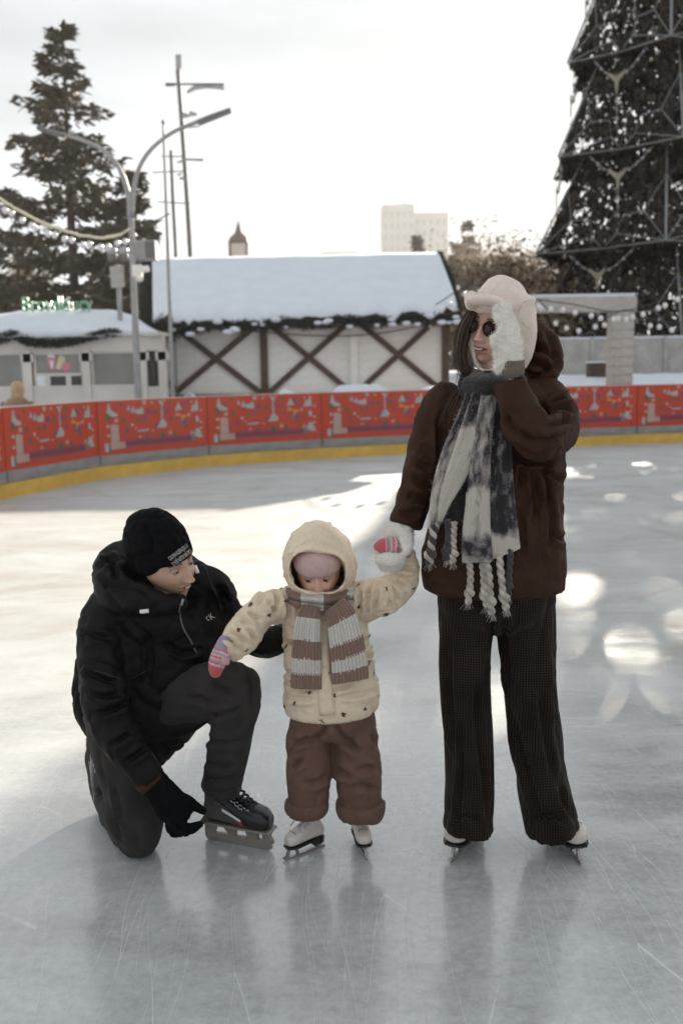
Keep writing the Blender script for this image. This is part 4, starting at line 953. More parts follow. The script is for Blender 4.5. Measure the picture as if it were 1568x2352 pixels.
M['blade'] = pbr('blade_steel', (.30, .285, .27), .35, .1, 30, metal=.7)
M['lace_white'] = pbr('white_lace', (.60, .55, .60), .8, .08)
M['lace_black'] = pbr('black_lace', (.012, .012, .012), .8, .1)
M['eyelet'] = pbr('eyelet_metal', (.5, .48, .46), .3, .05, metal=.8)
M['rib_knit'] = fabric('taupe_rib_knit', (.155, .12, .095), .9, .001, 300, .1, 30, .1)
M['hair'] = pbr('brown_hair', (.055, .030, .018), .45, .3, 80, spec=.5)
M['lens'] = pbr('sunglass_lens', (.028, .010, .007), .12, .05, spec=.3)
M['gold'] = pbr('gold_wire', (.55, .40, .25), .25, .05, metal=1.)
M['tab_white'] = pbr('white_cord_tab', (.72, .70, .68), .5, .05)
M['ink_white'] = pbr('white_embroidery', (.60, .55, .52), .8, .05)
M['print_brown'] = pbr('brown_print', (.10, .045, .03), .8, .2, 60)
M['lining'] = pbr('pale_lining', (.42, .38, .42), .7, .05)
M['eye_white'] = pbr('eye_white', (.55, .50, .47), .25, .03, spec=.5); M['iris'] = pbr('iris', (.03, .02, .015), .15, .1, spec=.6)
M['teeth'] = pbr('teeth', (.62, .58, .53), .25, .03)
def skin_material(name):
    m, nt, b = nodes_of(name); L = nt.links
    at = nd(nt, 'VertexColor'); at.layer_name = 'skin'
    n = nd(nt, 'TexNoise'); n.inputs['Scale'].default_value = 160; tc = nd(nt, 'TexCoord'); L.new(tc.outputs['Object'], n.inputs[0])
    r = nd(nt, 'MapRange'); r.inputs[3].default_value = .88; r.inputs[4].default_value = 1.12; L.new(n.outputs[0], r.inputs[0])
    s_ = nd(nt, 'VectorMath', operation='SCALE'); L.new(at.outputs[0], s_.inputs[0]); L.new(r.outputs[0], s_.inputs['Scale']); L.new(s_.outputs[0], b.inputs['Base Color'])
    b.inputs['Roughness'].default_value = .48; b.inputs['Subsurface Weight'].default_value = .12; b.inputs['Subsurface Radius'].default_value = (.012, .005, .003); b.inputs['Subsurface Scale'].default_value = .5
    bp = nd(nt, 'Bump'); bp.inputs['Distance'].default_value = .0004; L.new(n.outputs[0], bp.inputs['Height']); L.new(bp.outputs[0], b.inputs['Normal']); return m
M['skin'] = skin_material('skin')

# ---- heads: a dense shell shaped by facial features; x to the viewer's right, -y to the front, z up
def head(mat4, k=1., child=False, female=False, smile=.5, skin=(.42, .235, .16), brow=(.05, .03, .02), beard=0.):
    nu, nv = 150, 120; vs_ = np.empty((nv + 1, nu, 3)); 
    for j in range(nv + 1):
        th = math.pi * j / nv
        u = np.arange(nu) / nu * 2 * math.pi; u = u - .55 * np.sin(u)          # denser at the front
        vs_[j, :, 0] = np.sin(th) * np.sin(u); vs_[j, :, 1] = -np.sin(th) * np.cos(u); vs_[j, :, 2] = math.cos(th)
    v = vs_.reshape(-1, 3); x, y, z = v[:, 0].copy(), v[:, 1].copy(), v[:, 2].copy()
    X = x * .076; Yv = np.where(y < 0, y * .092, y * .104); Z = np.where(z > 0, z * .115, z * .122)
    jaw = np.clip(-z, 0, 1); X *= 1 - (.34 if not child else .26) * jaw ** 1.7; Yv = np.where(y < 0, Yv * (1 - .02 * jaw), Yv * (1 - .55 * jaw ** 1.2))
    front = np.clip(-y * 1.4, 0, 1) ** 1.2
    g = lambda cx, cz, sx, sz: np.exp(-((X - cx) / sx) ** 2 - ((Z - cz) / sz) ** 2)
    g2 = lambda cx, cz, sx, sz: g(cx, cz, sx, sz) + g(-cx, cz, sx, sz)
    f = np.zeros_like(X)
    f -= .011 * g2(.032, .004, .019, .013)                                        # sockets
    f += .0055 * g2(.030, .027, .024, .009) * (.5 if female or child else 1)       # brow ridge
    f += .006 * g2(.043, -.035, .022, .02) * (1.6 if child else 1)               # cheeks
    nl = .75 if child else 1.
    t = np.clip((.014 - Z) / .058, 0, 1); bridge = np.exp(-(X / (.0075 + .006 * t)) ** 2) * (Z < .03) * np.where(Z > -.044, 1, np.exp(-((Z + .044) / .006) ** 2))
    f += nl * bridge * (.006 + .021 * t ** 1.3) * np.clip((.032 - Z) / .018, 0, 1)
    f += nl * .010 * g2(.0125, -.042, .0065, .0075)                               # nostril wings
    f -= .004 * g2(.021, -.045, .006, .012)                                      # fold beside the nose
    mw = .023 + .006 * smile
    mz = -.072 + .30 * np.clip(np.abs(X), 0, .04) ** 1.0 * .28 * smile            # corners lifted
    lip = np.clip(1 - (X / mw) ** 2, 0, 1) ** .5
    f += .0055 * np.exp(-((Z - mz - .0065) / .0048) ** 2) * lip + .0065 * np.exp(-((Z - mz + .0085) / .0058) ** 2) * lip
    f -= .0065 * np.exp(-((Z - mz) / (.0022 + .0018 * smile)) ** 2) * lip
    f -= .004 * np.exp(-((Z + .094) / .007) ** 2) * np.exp(-(X / .022) ** 2)
    f += .0115 * np.exp(-((Z + .112) / .016) ** 2) * np.exp(-(X / .024) ** 2)     # chin
    f += .004 * np.exp(-((Z - .06) / .03) ** 2) * np.exp(-(X / .05) ** 2)
    Yv = Yv - f * front * 1.05
    X += np.sign(X) * .004 * np.exp(-((np.abs(Yv) - .01) / .02) ** 2) * np.exp(-((Z + .0) / .05) ** 2)
    sq_ = 1 - .16 * np.clip((Z - .045) / .05, 0, 1); X = X * sq_; Yv = Yv * sq_; Z = np.where(Z > .05, .05 + (Z - .05) * .45, Z)
    pts = np.stack([X, Yv, Z], 1) * k
    # colours the skin itself has, the mouth gap aside: lips, brows, flushed cheeks and nose
    col = np.tile(np.array(skin), (len(X), 1)); fr = (y < -.1)[:, None]
    def paint(mask, c, w): 
        m_ = np.clip(mask * w, 0, 1)[:, None] * fr; return col * (1 - m_) + np.array(c) * m_
    col = paint(g2(.045, -.035, .02, .018) + .9 * np.exp(-(X / .012) ** 2 - ((Z + .04) / .012) ** 2), (skin[0] * 1.02, skin[1] * .74, skin[2] * .70), .40 if not child else .6)
    liptop = np.exp(-((Z - mz - .0055) / .0050) ** 4) * lip; lipbot = np.exp(-((Z - mz + .0085) / .0066) ** 4) * lip
    col = paint(np.maximum(liptop, lipbot), (.36, .115, .095) if not female else (.40, .11, .09), .8)
    col = paint(np.exp(-((Z - mz) / (.0016 + .002 * smile)) ** 4) * lip, (.05, .015, .012), 1)  # gap between the lips: shade of the open mouth put into the colour
    bz = .0285 - 4.5 * (np.abs(X) - .03) ** 2 * 2
    col = paint(np.exp(-((Z - bz) / .0042) ** 4) * (np.abs(X) > .012) * (np.abs(X) < .05), brow, .85 if not child else .35)
    col = paint(g2(.032, .012, .016, .003) , (.05, .03, .025), .6 if not child else .5)   # lash line
    if beard: col = paint(np.clip((-.055 - Z) * 40, 0, 1) * (np.abs(X) < .06), (skin[0] * .62, skin[1] * .62, skin[2] * .64), beard)
    pts = [mat4 @ Vector(p) for p in pts]
    fs_ = []
    for j in range(nv):
        for i in range(nu):
            i2 = (i + 1) % nu; a, b = j * nu + i, j * nu + i2
            if j == 0: fs_.append((a, a + nu, b + nu))
            elif j == nv - 1: fs_.append((a, a + nu, b))
            else: fs_.append((a, a + nu, b + nu, b))
    return pts, fs_, col
def head_matrix(e, f, eye_mid, k):
    e = Vector(e).normalized(); f = Vector(f); f = (f - e * f.dot(e)).normalized(); up = (-f).cross(e) * -1
    m = Matrix.Identity(4)
    for i in range(3): m[i][0] = e[i]; m[i][1] = -f[i]; m[i][2] = up[i]
    m.translation = Vector(eye_mid) - (m.to_3x3() @ Vector((0, -.084 * k, .004 * k))); return m
def body_with_head(parent, tubes, hd, neck):
    b = MB()
    for t in tubes: loft(b, t, n=14, step=.04)
    loft(b, neck, n=16, step=.02)
    me = remesh(b, .014, 2, 'body')
    bm = bmesh.new(); bm.from_mesh(me); base = len(bm.verts)
    pts, fs_, col = hd; nv_ = [bm.verts.new(p) for p in pts]
    for f in fs_:
        try: bm.faces.new([nv_[i] for i in f])
        except ValueError: pass
    bm.to_mesh(me); bm.free(); n = len(me.vertices)
    ca = me.color_attributes.new('skin', 'FLOAT_COLOR', 'POINT'); arr = np.ones((n, 4)); arr[:, :3] = np.mean(col, axis=0); arr[base:base + len(col), :3] = col
    ca.data.foreach_set('color', arr.ravel()); me.materials.clear(); me.materials.append(M['skin']); me.polygons.foreach_set('use_smooth', [True] * len(me.polygons))
    return link_mesh('body', me, parent)
def eyes(parent, mat4, k, look=(0, -1, 0), r=.0115, lid=(.36, .20, .14), openz=.15, irs=.60):
    """eyeball set back in the socket, iris, and an upper and lower lid that leave a slit"""
    M.setdefault('lid%s' % (lid,), pbr('eyelid', lid, .5, .05, 40)); lm = M['lid%s' % (lid,)]; R3 = mat4.to_3x3()
    for sx in (-1, 1):
        cl = Vector((sx * .032, -.0715, .003)) * k; b = MB(); b.ball(mat4 @ cl, r * k, 16, 12); o = b.build('eye', M['eye_white'], parent, smooth=True)
        d = Vector(look).normalized(); b = MB(); b.ball(mat4 @ (cl + d * (r * k * (1.1 - irs))), r * k * irs, 14, 10); b.build('iris', M['iris'], o, smooth=True)
        b = MB(); n, m = 18, 9
        for lo, hi in ((openz, 1.45), (-1.45, -.42)):
            vs_ = []
            for i in range(m + 1):
                ph = lo + (hi - lo) * i / m
                for q in range(n + 1):
                    a = -1.5 + 3. * q / n; sh = ph * (math.cos(a) ** .5 if ph * lo > 0 and abs(ph) < .6 and math.cos(a) > 0 else 1)
                    vs_.append(mat4 @ (cl + Vector((math.sin(a) * math.cos(sh), -math.cos(a) * math.cos(sh), math.sin(sh))) * (r * k * 1.10)))
            b.add(vs_, [(i * (n + 1) + q, i * (n + 1) + q + 1, (i + 1) * (n + 1) + q + 1, (i + 1) * (n + 1) + q) for i in range(m) for q in range(n)])
        b.build('eyelid', lm, o, smooth=True)
        b = MB(); b.tube([mat4 @ (cl + Vector((math.sin(a) * math.cos(openz * math.cos(a)), -math.cos(a) * math.cos(openz * math.cos(a)), math.sin(openz * math.cos(a) ** .5))) * (r * k * 1.14)) for a in np.linspace(-1.2, 1.2, 9)], .0011 * k, 5); b.build('lashes', M['iris'], o)
def mouth_teeth(parent, mat4, k, w=.017, z=-.0712, y=-.0850):
    b = MB()
    for i in range(7):
        x = (i - 3) / 3 * w; b.box(mat4 @ Vector((x * k, (y + 14 * x * x) * k, (z + .22 * abs(x)) * k)), (w / 3.2 * k, .004 * k, .0050 * k), rot=mat4.to_3x3())
    b.build('teeth', M['teeth'], parent)
def surf_project(me_obj, pts, dirn, off=.0015, start=.3):
    """drop points onto a mesh along dirn"""
    from mathutils.bvhtree import BVHTree
    me = me_obj.data; bv = BVHTree.FromPolygons([v.co[:] for v in me.vertices], [p.vertices[:] for p in me.polygons]); out = []
    last = None
    for p in pts:
        h = bv.ray_cast(p - dirn * start, dirn)
        if h[0] is not None: q = h[0] - dirn * off; last = (p - q).dot(dirn)
        else: q = p - dirn * (last or 0)
        out.append(q)
    return out
def text_on(me_obj, txt, px, py, Y, size_px, ang, name, mat, flipped=False, dirn=None, sx=1., parent=None):
    me = text_mesh(txt, 1.0, 0); s_ = S(px, py, Y) * size_px; c = P(px, py, Y); xs = [v.co.x for v in me.vertices]
    if sx > 5: sx = sx / size_px / (max(xs) - min(xs))
    d = dirn or ray(px, py).normalized()
    # subdivide so that the letters bend with the cloth
    rgt = (_RR * math.cos(ang) + _UU * math.sin(ang)); up = (_UU * math.cos(ang) - _RR * math.sin(ang)); fl = -1 if flipped else 1
    pts = [c + rgt * (v.co.x * s_ * sx * fl) + up * (v.co.y * s_ * fl) for v in me.vertices]
    pts = surf_project(me_obj, pts, d)
    for v, q in zip(me.vertices, pts): v.co = q
    me.materials.clear(); me.materials.append(mat); o = link_mesh(name, me, parent); return o
# ---------------------------------------------------------------- kneeling man
def skate_frame(toe, heel, up=(0, 0, 1)):
    y = (Vector(toe) - Vector(heel)).normalized(); u = Vector(up); x = y.cross(u).normalized(); z = x.cross(y); m = Matrix.Identity(4)
    for i in range(3): m[i][0] = x[i]; m[i][1] = y[i]; m[i][2] = z[i]
    m.translation = (Vector(toe) + Vector(heel)) / 2; return m
def boot_mesh(m4, L, z0, secs, shaft, voxel=.006):
    """secs: (y, half width, bottom, top) as fractions of L; shaft: list (y, z, rx, ry)"""
    b = MB(); n = 20; rings = []
    for y, w, zb, zt in secs:
        r = []
        for k in range(n):
            a = 2 * math.pi * k / n; c, s_ = math.cos(a), math.sin(a); c = math.copysign(abs(c) ** .8, c); s_ = math.copysign(abs(s_) ** .75, s_)
            r.append(m4 @ Vector((w * L * c, y * L, z0 + ((zb + zt) / 2 + (zt - zb) / 2 * s_) * L)))
        rings.append(r)
    vs_ = [v for r in rings for v in r]; fs_ = [(i * n + k, i * n + (k + 1) % n, (i + 1) * n + (k + 1) % n, (i + 1) * n + k) for i in range(len(rings) - 1) for k in range(n)]
    fs_ += [tuple(range(n - 1, -1, -1)), tuple((len(rings) - 1) * n + k for k in range(n))]; b.add(vs_, fs_)
    rings = [[m4 @ Vector((rx * L * math.cos(2 * math.pi * k / n), (y + ry * math.sin(2 * math.pi * k / n)) * L, z0 + z * L)) for k in range(n)] for y, z, rx, ry in shaft]
    vs_ = [v for r in rings for v in r]; fs_ = [(i * n + k, i * n + (k + 1) % n, (i + 1) * n + (k + 1) % n, (i + 1) * n + k) for i in range(len(rings) - 1) for k in range(n)]
    fs_ += [tuple(range(n - 1, -1, -1)), tuple((len(rings) - 1) * n + k for k in range(n))]; b.add(vs_, fs_)
    me = remesh(b, voxel, 3, 'skate'); me.polygons.foreach_set('use_smooth', [True] * len(me.polygons)); return me
FIG_SECS = [(-.47, .085, .02, .22), (-.40, .135, .0, .34), (-.25, .150, .0, .40), (-.05, .150, .0, .42), (.12, .165, .0, .36), (.28, .178, .0, .29), (.40, .160, .0, .24), (.47, .10, .02, .18)]
FIG_SHAFT = [(-.25, .15, .15, .19), (-.23, .38, .15, .17), (-.20, .55, .155, .16)]
def lace_set(m4, L, z0, n, y0, y1, za, zb, w, mat, parent, r=.0032):
    b = MB()
    for i in range(n):
        t = i / (n - 1); y = y0 + (y1 - y0) * t; z = za + (zb - za) * t ** 1.3; tt = (i + 1) / (n - 1); y2 = y0 + (y1 - y0) * tt; z2 = za + (zb - za) * min(tt, 1.1) ** 1.3
        for sg in (-1, 1):
            p = [m4 @ Vector((sg * w * L, y * L, z0 + (z - .035) * L)), m4 @ Vector((sg * w * .3 * L, (y + .3 * (y2 - y)) * L, z0 + (z + .012) * L)), m4 @ Vector((-sg * w * L, y2 * L, z0 + (z2 - .035) * L))]
            b.tube(p, r, 5)
    return b.build('lace', mat, parent, smooth=True)
def figure_skate(parent, toe, heel, L, up=(0, 0, 1), eye=True, bows=True, hs=1.):
    m4 = skate_frame(toe, heel, up) @ Matrix.Diagonal((1, 1, hs, 1)); z0 = .285 * L
    me = boot_mesh(m4, L, z0, FIG_SECS, FIG_SHAFT, .0045 if L < .2 else .006); me.materials.clear(); me.materials.append(M['white_leather']); o = link_mesh('skate', me, parent)
    T = lambda x, y, z: m4 @ Vector((x * L, y * L, z * L))
    b = MB(); n = 16
    def sole(y0, y1, za, zb, wf):
        ys = np.linspace(y0, y1, n); vs_ = []
        for y in ys:
            w = np.interp(y, [s_[0] for s_ in FIG_SECS], [s_[1] for s_ in FIG_SECS]) * wf
            vs_ += [T(-w, y, za), T(w, y, za), T(w, y, zb), T(-w, y, zb)]
        b.add(vs_, [(4 * i + k, 4 * i + (k + 1) % 4, 4 * i + 4 + (k + 1) % 4, 4 * i + 4 + k) for i in range(n - 1) for k in range(4)] + [(3, 2, 1, 0), (4 * n - 4, 4 * n - 3, 4 * n - 2, 4 * n - 1)])
    sole(-.47, .48, .255, .292, 1.04); sole(-.47, -.18, .14, .256, .8); b.build('sole', M['black_leather'], o)
    b = MB(); t = .014 / L * .35
    fr = lambda x, y, z: T(y, x, z)
    b.prism([(-.52, .0), (.46, .0), (.56, .05), (.53, .085), (.44, .05), (-.50, .05)], -t, t, frame=fr)
    b.prism([(.16, .045), (.21, .045), (.25, .15), (.25, .25), (.19, .25), (.19, .16)], -t * .9, t * .9, frame=fr); b.prism([(.42, .045), (.50, .055), (.46, .15), (.40, .25), (.35, .25), (.41, .15)], -t * .9, t * .9, frame=fr)
    b.prism([(-.42, .045), (-.30, .045), (-.26, .14), (-.44, .14)], -t * .9, t * .9, frame=fr)
    b.box(T(0, .3, .25), (.12 * L, .34 * L, .008), rot=m4.to_3x3()); b.build('blade', M['blade'], o)
    lace_set(m4, L, z0, 6, .20, -.06, .33, .50, .085, M['lace_white'], o, .0026 if L < .2 else .003)
    if bows:
        b = MB()
        for sg in (-1, 1):
            b.tube([T(0, -.02, .84), T(sg * .12, .06, .86), T(sg * .2, .12, .76), T(sg * .1, .08, .74), T(0, .02, .80)], .003, 5); b.tube([T(0, -.02, .84), T(sg * .14, .14, .74), T(sg * .22, .2, .60)], .0026, 5)
        b.build('bow', M['lace_white'], o, smooth=True)
    b = MB(); b.tube([T(x, .24 + .10 * (1 - (x / .17) ** 2), np.interp(abs(x), [0, .1, .17], [.60, .575, .44])) for x in np.linspace(-.17, .17, 9)], .0011, 4); b.build('toe_seam', M['grey_panel'], o)
    return o
M['dark_panel'] = fabric('dark_grey_panel', (.085, .078, .072), .5, .0003, 200, .15, 60, .0)
HOC_SECS = [(-.48, .10, .03, .30), (-.42, .135, .0, .40), (-.25, .145, .0, .42), (-.05, .150, .0, .40), (.12, .165, .0, .34), (.28, .175, .0, .30), (.40, .160, .0, .26), (.48, .10, .03, .19)]
HOC_SHAFT = [(-.25, .15, .15, .20), (-.22, .45, .155, .20), (-.18, .72, .165, .20)]
def hockey_skate(parent, toe, heel, L, up=(0, 0, 1), detail=True):
    m4 = skate_frame(toe, heel, up); z0 = .29 * L
    me = boot_mesh(m4, L, z0, HOC_SECS, HOC_SHAFT); me.materials.clear(); me.materials.append(M['black_leather']); o = link_mesh('skate', me, parent)
    T = lambda x, y, z: m4 @ Vector((x * L, y * L, z * L)); fr = lambda x, y, z: T(y, x, z)
    b = MB(); w = .030
    b.prism([(-.50, .06), (.44, .06), (.50, .10), (.50, .14), (.40, .135), (-.38, .12), (-.50, .12)], -w, w, frame=fr)
    b.prism([(-.50, .12), (-.36, .12), (-.33, .20), (-.30, .275), (-.50, .275)], -w * .98, w * .98, frame=fr); b.prism([(-.14, .12), (-.05, .12), (-.02, .275), (-.26, .275), (-.20, .2)], -w * .98, w * .98, frame=fr)
    b.prism([(.14, .125), (.28, .13), (.30, .275), (.08, .275)], -w * .98, w * .98, frame=fr); b.prism([(.36, .13), (.50, .135), (.46, .20), (.50, .275), (.34, .275)], -w * .98, w * .98, frame=fr)
    b.prism([(-.5, .27), (.5, .27), (.48, .30), (-.48, .30)], -.13, .13, frame=fr); b.build('blade_holder', M['holder'], o)
    b = MB(); b.prism([(-.50, .025), (-.46, .0), (.42, .0), (.48, .03), (.49, .07), (-.50, .07)], -.008, .008, frame=fr); b.build('blade', M['blade'], o)
    lace_set(m4, L, z0, 8, .26, -.12, .30, .60, .10, M['lace_black'], o, .0045)
    for sg in (1,):
        for i in range(7):
            t = i / 6; b = MB(); c = T(.135 + .012 * math.sin(t * 3.1), .20 - .30 * t, .29 + .255 + .21 * t ** 1.2)
            b.tube([c + m4.to_3x3() @ Vector((0, .007 * math.cos(q), .007 * math.sin(q))) for q in np.linspace(.6, 5.7, 9)], .0016, 5); b.build('eyelet', M['eyelet'], o)
    if not detail: return o
    # pale swoosh panel on the near side, laid on the boot
    def strip(ys, z0s, z1s, name, mat, off):
        b = MB(); d = (m4.to_3x3() @ Vector((-1, 0, 0))).normalized(); vs_ = []; k = 5
        for y, a, c in zip(ys, z0s, z1s):
            for j in range(k + 1): vs_.append(T(.4, y, a + (c - a) * j / k))
        q = surf_project(o, vs_, d, off); b.add(q, [(i * (k + 1) + j, i * (k + 1) + j + 1, (i + 1) * (k + 1) + j + 1, (i + 1) * (k + 1) + j) for i in range(len(ys) - 1) for j in range(k)]); return b.build(name, mat, o, smooth=True)
    ys = list(np.linspace(-.45, .22, 15)); strip(ys, [.305 + .0 * y for y in ys], list(np.interp(ys, [-.45, -.35, -.2, 0, .12, .22], [.78, .70, .62, .50, .44, .32])), 'side_panel', M['dark_panel'], .0025)
    ys2 = list(np.linspace(-.16, .12, 9)); strip(ys2, [.525 - .62 * (y + .2) * .62 for y in ys2], [.565 - .62 * (y + .2) * .62 for y in ys2], 'name_strip', M['tab_white'], .0045)
    M.setdefault('red_mark', pbr('red_mark', (.45, .04, .03), .5, .05)); strip([.10, .12, .14], [.34, .33, .32], [.42, .41, .40], 'red_mark', M['red_mark'], .006)
    return o

mx = -.66
man = empty('person', (-.55, 3.0, 0), 'person in black puffer jacket and black beanie kneeling on one knee at left', 'person')
# clothes
jk = MB()
loft(jk, [(376, 1366, 3.03, 56, .95), (366, 1388, 3.03, 112, .85), (352, 1430, 3.06, 150, .62), (348, 1500, 3.07, 150, .70), (340, 1580, 3.08, 146, .75), (322, 1650, 3.08, 132, .8), (305, 1700, 3.08, 108, .8)], wr=.03, wf=11, seed=2)
loft(jk, [(262, 1400, 3.02, 62), (236, 1440, 2.99, 60), (230, 1510, 2.93, 56), (240, 1595, 2.87, 56), (264, 1672, 2.83, 53), (306, 1737, 2.81, 47), (350, 1792, 2.80, 37)], wr=.09, wf=14, seed=5, cap1=.1)
loft(jk, [(440, 1330, 3.08, 52), (492, 1352, 3.10, 44), (522, 1408, 3.13, 42), (565, 1458, 3.15, 44), (615, 1478, 3.17, 40), (655, 1465, 3.19, 36)], wr=.09, wf=14, seed=8)
loft(jk, [(203, 1490, 3.18, 26), (190, 1560, 3.22, 25), (186, 1610, 3.22, 22), (206, 1660, 3.2, 26), (245, 1700, 3.15, 36)], wr=.08, wf=15, seed=3)
loft(jk, [(420, 1386, 2.935, 22), (345, 1382, 2.915, 36), (272, 1362, 2.97, 46), (257, 1305, 3.06, 46), (292, 1272, 3.14, 40), (380, 1280, 3.2, 38), (450, 1318, 3.14, 30), (470, 1345, 3.06, 22)], wr=.05, wf=12, seed=6)
loft(jk, [(300, 1330, 3.12, 60), (350, 1350, 3.12, 70), (400, 1370, 3.1, 50)], seed=7)
loft(jk, [(345, 1650, 3.02, 60), (420, 1655, 2.97, 40, .7), (478, 1642, 2.95, 16, .7)], seed=1)
loft(jk, [(430, 1420, 3.09, 75), (490, 1462, 3.12, 58), (530, 1490, 3.14, 45)], wr=.06, wf=12, seed=4)
jacket = cloth('jacket', jk, M['black_nylon'], man, .0075, 2, folds(.008, 6, (1, 1, 1.3), 3), [
    [(182, 1441), (215, 1458), (258, 1467)], [(182, 1534), (225, 1556), (275, 1570)], [(200, 1585), (240, 1600), (285, 1592)], [(215, 1640), (255, 1632), (300, 1610)], [(250, 1715), (290, 1690), (318, 1670)], [(285, 1755), (320, 1730), (345, 1712)],
    [(493, 1341), (512, 1360), (527, 1385)], [(500, 1335), (520, 1390), (522, 1420)], [(545, 1440), (575, 1440), (600, 1425)], [(235, 1330), (262, 1345), (300, 1350)], [(228, 1300), (250, 1290), (275, 1290)], [(240, 1265), (262, 1300), (270, 1340)], [(300, 1430), (340, 1470), (345, 1530), (330, 1600)], [(380, 1480), (420, 1500), (470, 1490)], [(350, 1600), (400, 1590), (450, 1570)]], .0075, .016)
def seam(name, o, pts, Y, r, mat, off=.001):
    p = [P(x, y, Y) for x, y in pts]; d = [Vector(q) for q in catmull([tuple(q) for q in p], step=.012)]
    q = [surf_project(o, [v], (v - Vector((0, 0, CAM_H))).normalized(), off)[0] for v in d]; b = MB(); b.tube(q, r, 5); return b.build(name, mat, o, smooth=True)
M['seam_black'] = pbr('black_seam', (.02, .018, .018), .5)
seam('zip', jacket, [(420, 1378), (412, 1400), (420, 1440), (436, 1468), (452, 1500)], 2.8, .0028, M['steel_dark'])
seam('zip_pull', jacket, [(421, 1376), (416, 1390)], 2.8, .0045, M['steel'])
for a in (((218, 1540), (290, 1560), (340, 1540)), ((470, 1300), (505, 1390), (520, 1440))): seam('stitch_line', jacket, a, 2.75, .0012, M['seam_black'])
def tab(o, a, c, w):
    pa, pc = P(*a, 2.75), P(*c, 2.75); q = surf_project(o, [pa, (pa + pc) / 2, pc], ray(*a).normalized(), .004); b = MB(); b.tube(q, w, 8); return b.build('cord_end', M['tab_white'], o, smooth=True)
tab(jacket, (323, 1405), (343, 1403), .0065); tab(jacket, (448, 1301), (455, 1318), .0065)
text_on(jacket, 'K', 490, 1421, 2.85, 22, R(38), 'chest_logo', M['ink_white'], parent=jacket, sx=.8); text_on(jacket, 'c', 480, 1425, 2.85, 24, R(38), 'chest_logo', M['ink_white'], parent=jacket, sx=.6)
b = MB(); loft(b, [(398, 1672, 2.96, 8, .5), (430, 1662, 2.95, 10, .5), (462, 1648, 2.95, 6, .5)], n=10); b.build('lining', M['lining'], jacket, smooth=True)

tr = MB()
loft(tr, [(300, 1640, 3.10, 95), (355, 1628, 3.06, 82), (430, 1602, 3.0, 70), (500, 1580, 2.95, 64), (548, 1572, 2.92, 56)], wr=.08, wf=12, seed=11)
loft(tr, [(548, 1560, 2.92, 52), (546, 1610, 2.93, 54), (532, 1690, 2.96, 50), (518, 1760, 2.99, 47), (507, 1814, 3.01, 47)], wr=.04, wf=11, seed=12, cap1=.05)
loft(tr, [(285, 1640, 3.08, 95), (292, 1740, 3.02, 78), (305, 1810, 2.98, 68), (314, 1870, 2.955, 67), (322, 1925, 2.955, 50), (325, 1947, 2.96, 34)], wr=.03, wf=10, seed=13)
loft(tr, [(318, 1915, 2.99, 60), (280, 1875, 3.16, 52), (245, 1800, 3.34, 42), (228, 1725, 3.42, 34)], wr=.10, wf=14, seed=14)
loft(tr, [(270, 1640, 3.2, 70), (232, 1690, 3.3, 34), (222, 1740, 3.36, 26)], seed=15)
trousers = cloth('trousers', tr, M['black_denim'], man, .0085, 2, folds(.004, 7, (1, 1, .8), 9), [
    [(427, 1601), (460, 1605), (493, 1622)], [(475, 1568), (505, 1580), (540, 1600)], [(480, 1640), (510, 1640), (560, 1625)], [(467, 1694), (510, 1705), (560, 1700)], [(470, 1745), (505, 1760), (548, 1752)], [(465, 1785), (500, 1790), (540, 1782)], [(249, 1846), (262, 1890), (282, 1938)], [(260, 1800), (272, 1850), (280, 1890)], [(560, 1530), (575, 1570), (580, 1620)]], .0075, .013)
for a in (((248, 1790), (262, 1870), (290, 1940), (312, 1966)), ((496, 1640), (484, 1710), (470, 1795)), ((462, 1808), (505, 1822), (552, 1810))): seam('stitch_line', trousers, a, 2.7, .0013, M['seam_black'])

# head, beanie, glove, skates
k = .235 / .237; k = .93; hm = head_matrix((.62, .72, .31), (.76, -.62, -.10), P(424, 1303, 2.93), k)
hd = head(hm, k, smile=.75, skin=(.50, .315, .235), beard=.22)
neck = [(395, 1345, 3.0, 42), (380, 1375, 3.04, 42), (372, 1410, 3.07, 42)]
body = body_with_head(man, [[(362, 1415, 3.07, 60, .5), (345, 1520, 3.07, 95, .6), (310, 1660, 3.08, 80, .7)], [(262, 1430, 3.01, 22), (242, 1590, 2.88, 20), (340, 1780, 2.81, 14)], [(440, 1360, 3.09, 18), (505, 1385, 3.12, 16), (563, 1456, 3.15, 16), (650, 1468, 3.19, 14)],
    [(310, 1640, 3.08, 55), (440, 1600, 2.99, 44), (540, 1575, 2.93, 36), (530, 1700, 2.97, 28), (510, 1800, 3.02, 18)], [(290, 1660, 3.08, 55), (312, 1880, 2.975, 36), (270, 1860, 3.18, 30), (232, 1760, 3.36, 18)]], hd, neck)
eyes(body, hm, k, (.25, -1, -.25), lid=(.44, .275, .205), openz=.08, irs=.72); mouth_teeth(body, hm, k, .008, -.0722, -.0785)
def beanie_rings(hm, k, top, front_z, back_z, prof, off=1.06, n=64):
    vs_ = []; Cb = hm @ (Vector((0, .008, (front_z + back_z) / 2)) * k); T_ = Vector(top)
    for w, h in prof:
        for q in range(n):
            a = 2 * math.pi * q / n; s_, c_ = math.sin(a), math.cos(a)
            z = front_z + (back_z - front_z) * (1 - c_) / 2; B = hm @ (Vector((.0815 * off * s_, (.006 - (.100 if c_ > 0 else .108) * c_) * off, z)) * k)
            p = Cb + (B - Cb) * w + (T_ - Cb) * h; vs_.append(p)
    m = len(prof); b = MB(); b.add(vs_, [(i * n + q, i * n + (q + 1) % n, (i + 1) * n + (q + 1) % n, (i + 1) * n + q) for i in range(m - 1) for q in range(n)] + [tuple((m - 1) * n + q for q in range(n)), tuple(range(n - 1, -1, -1))]); return b
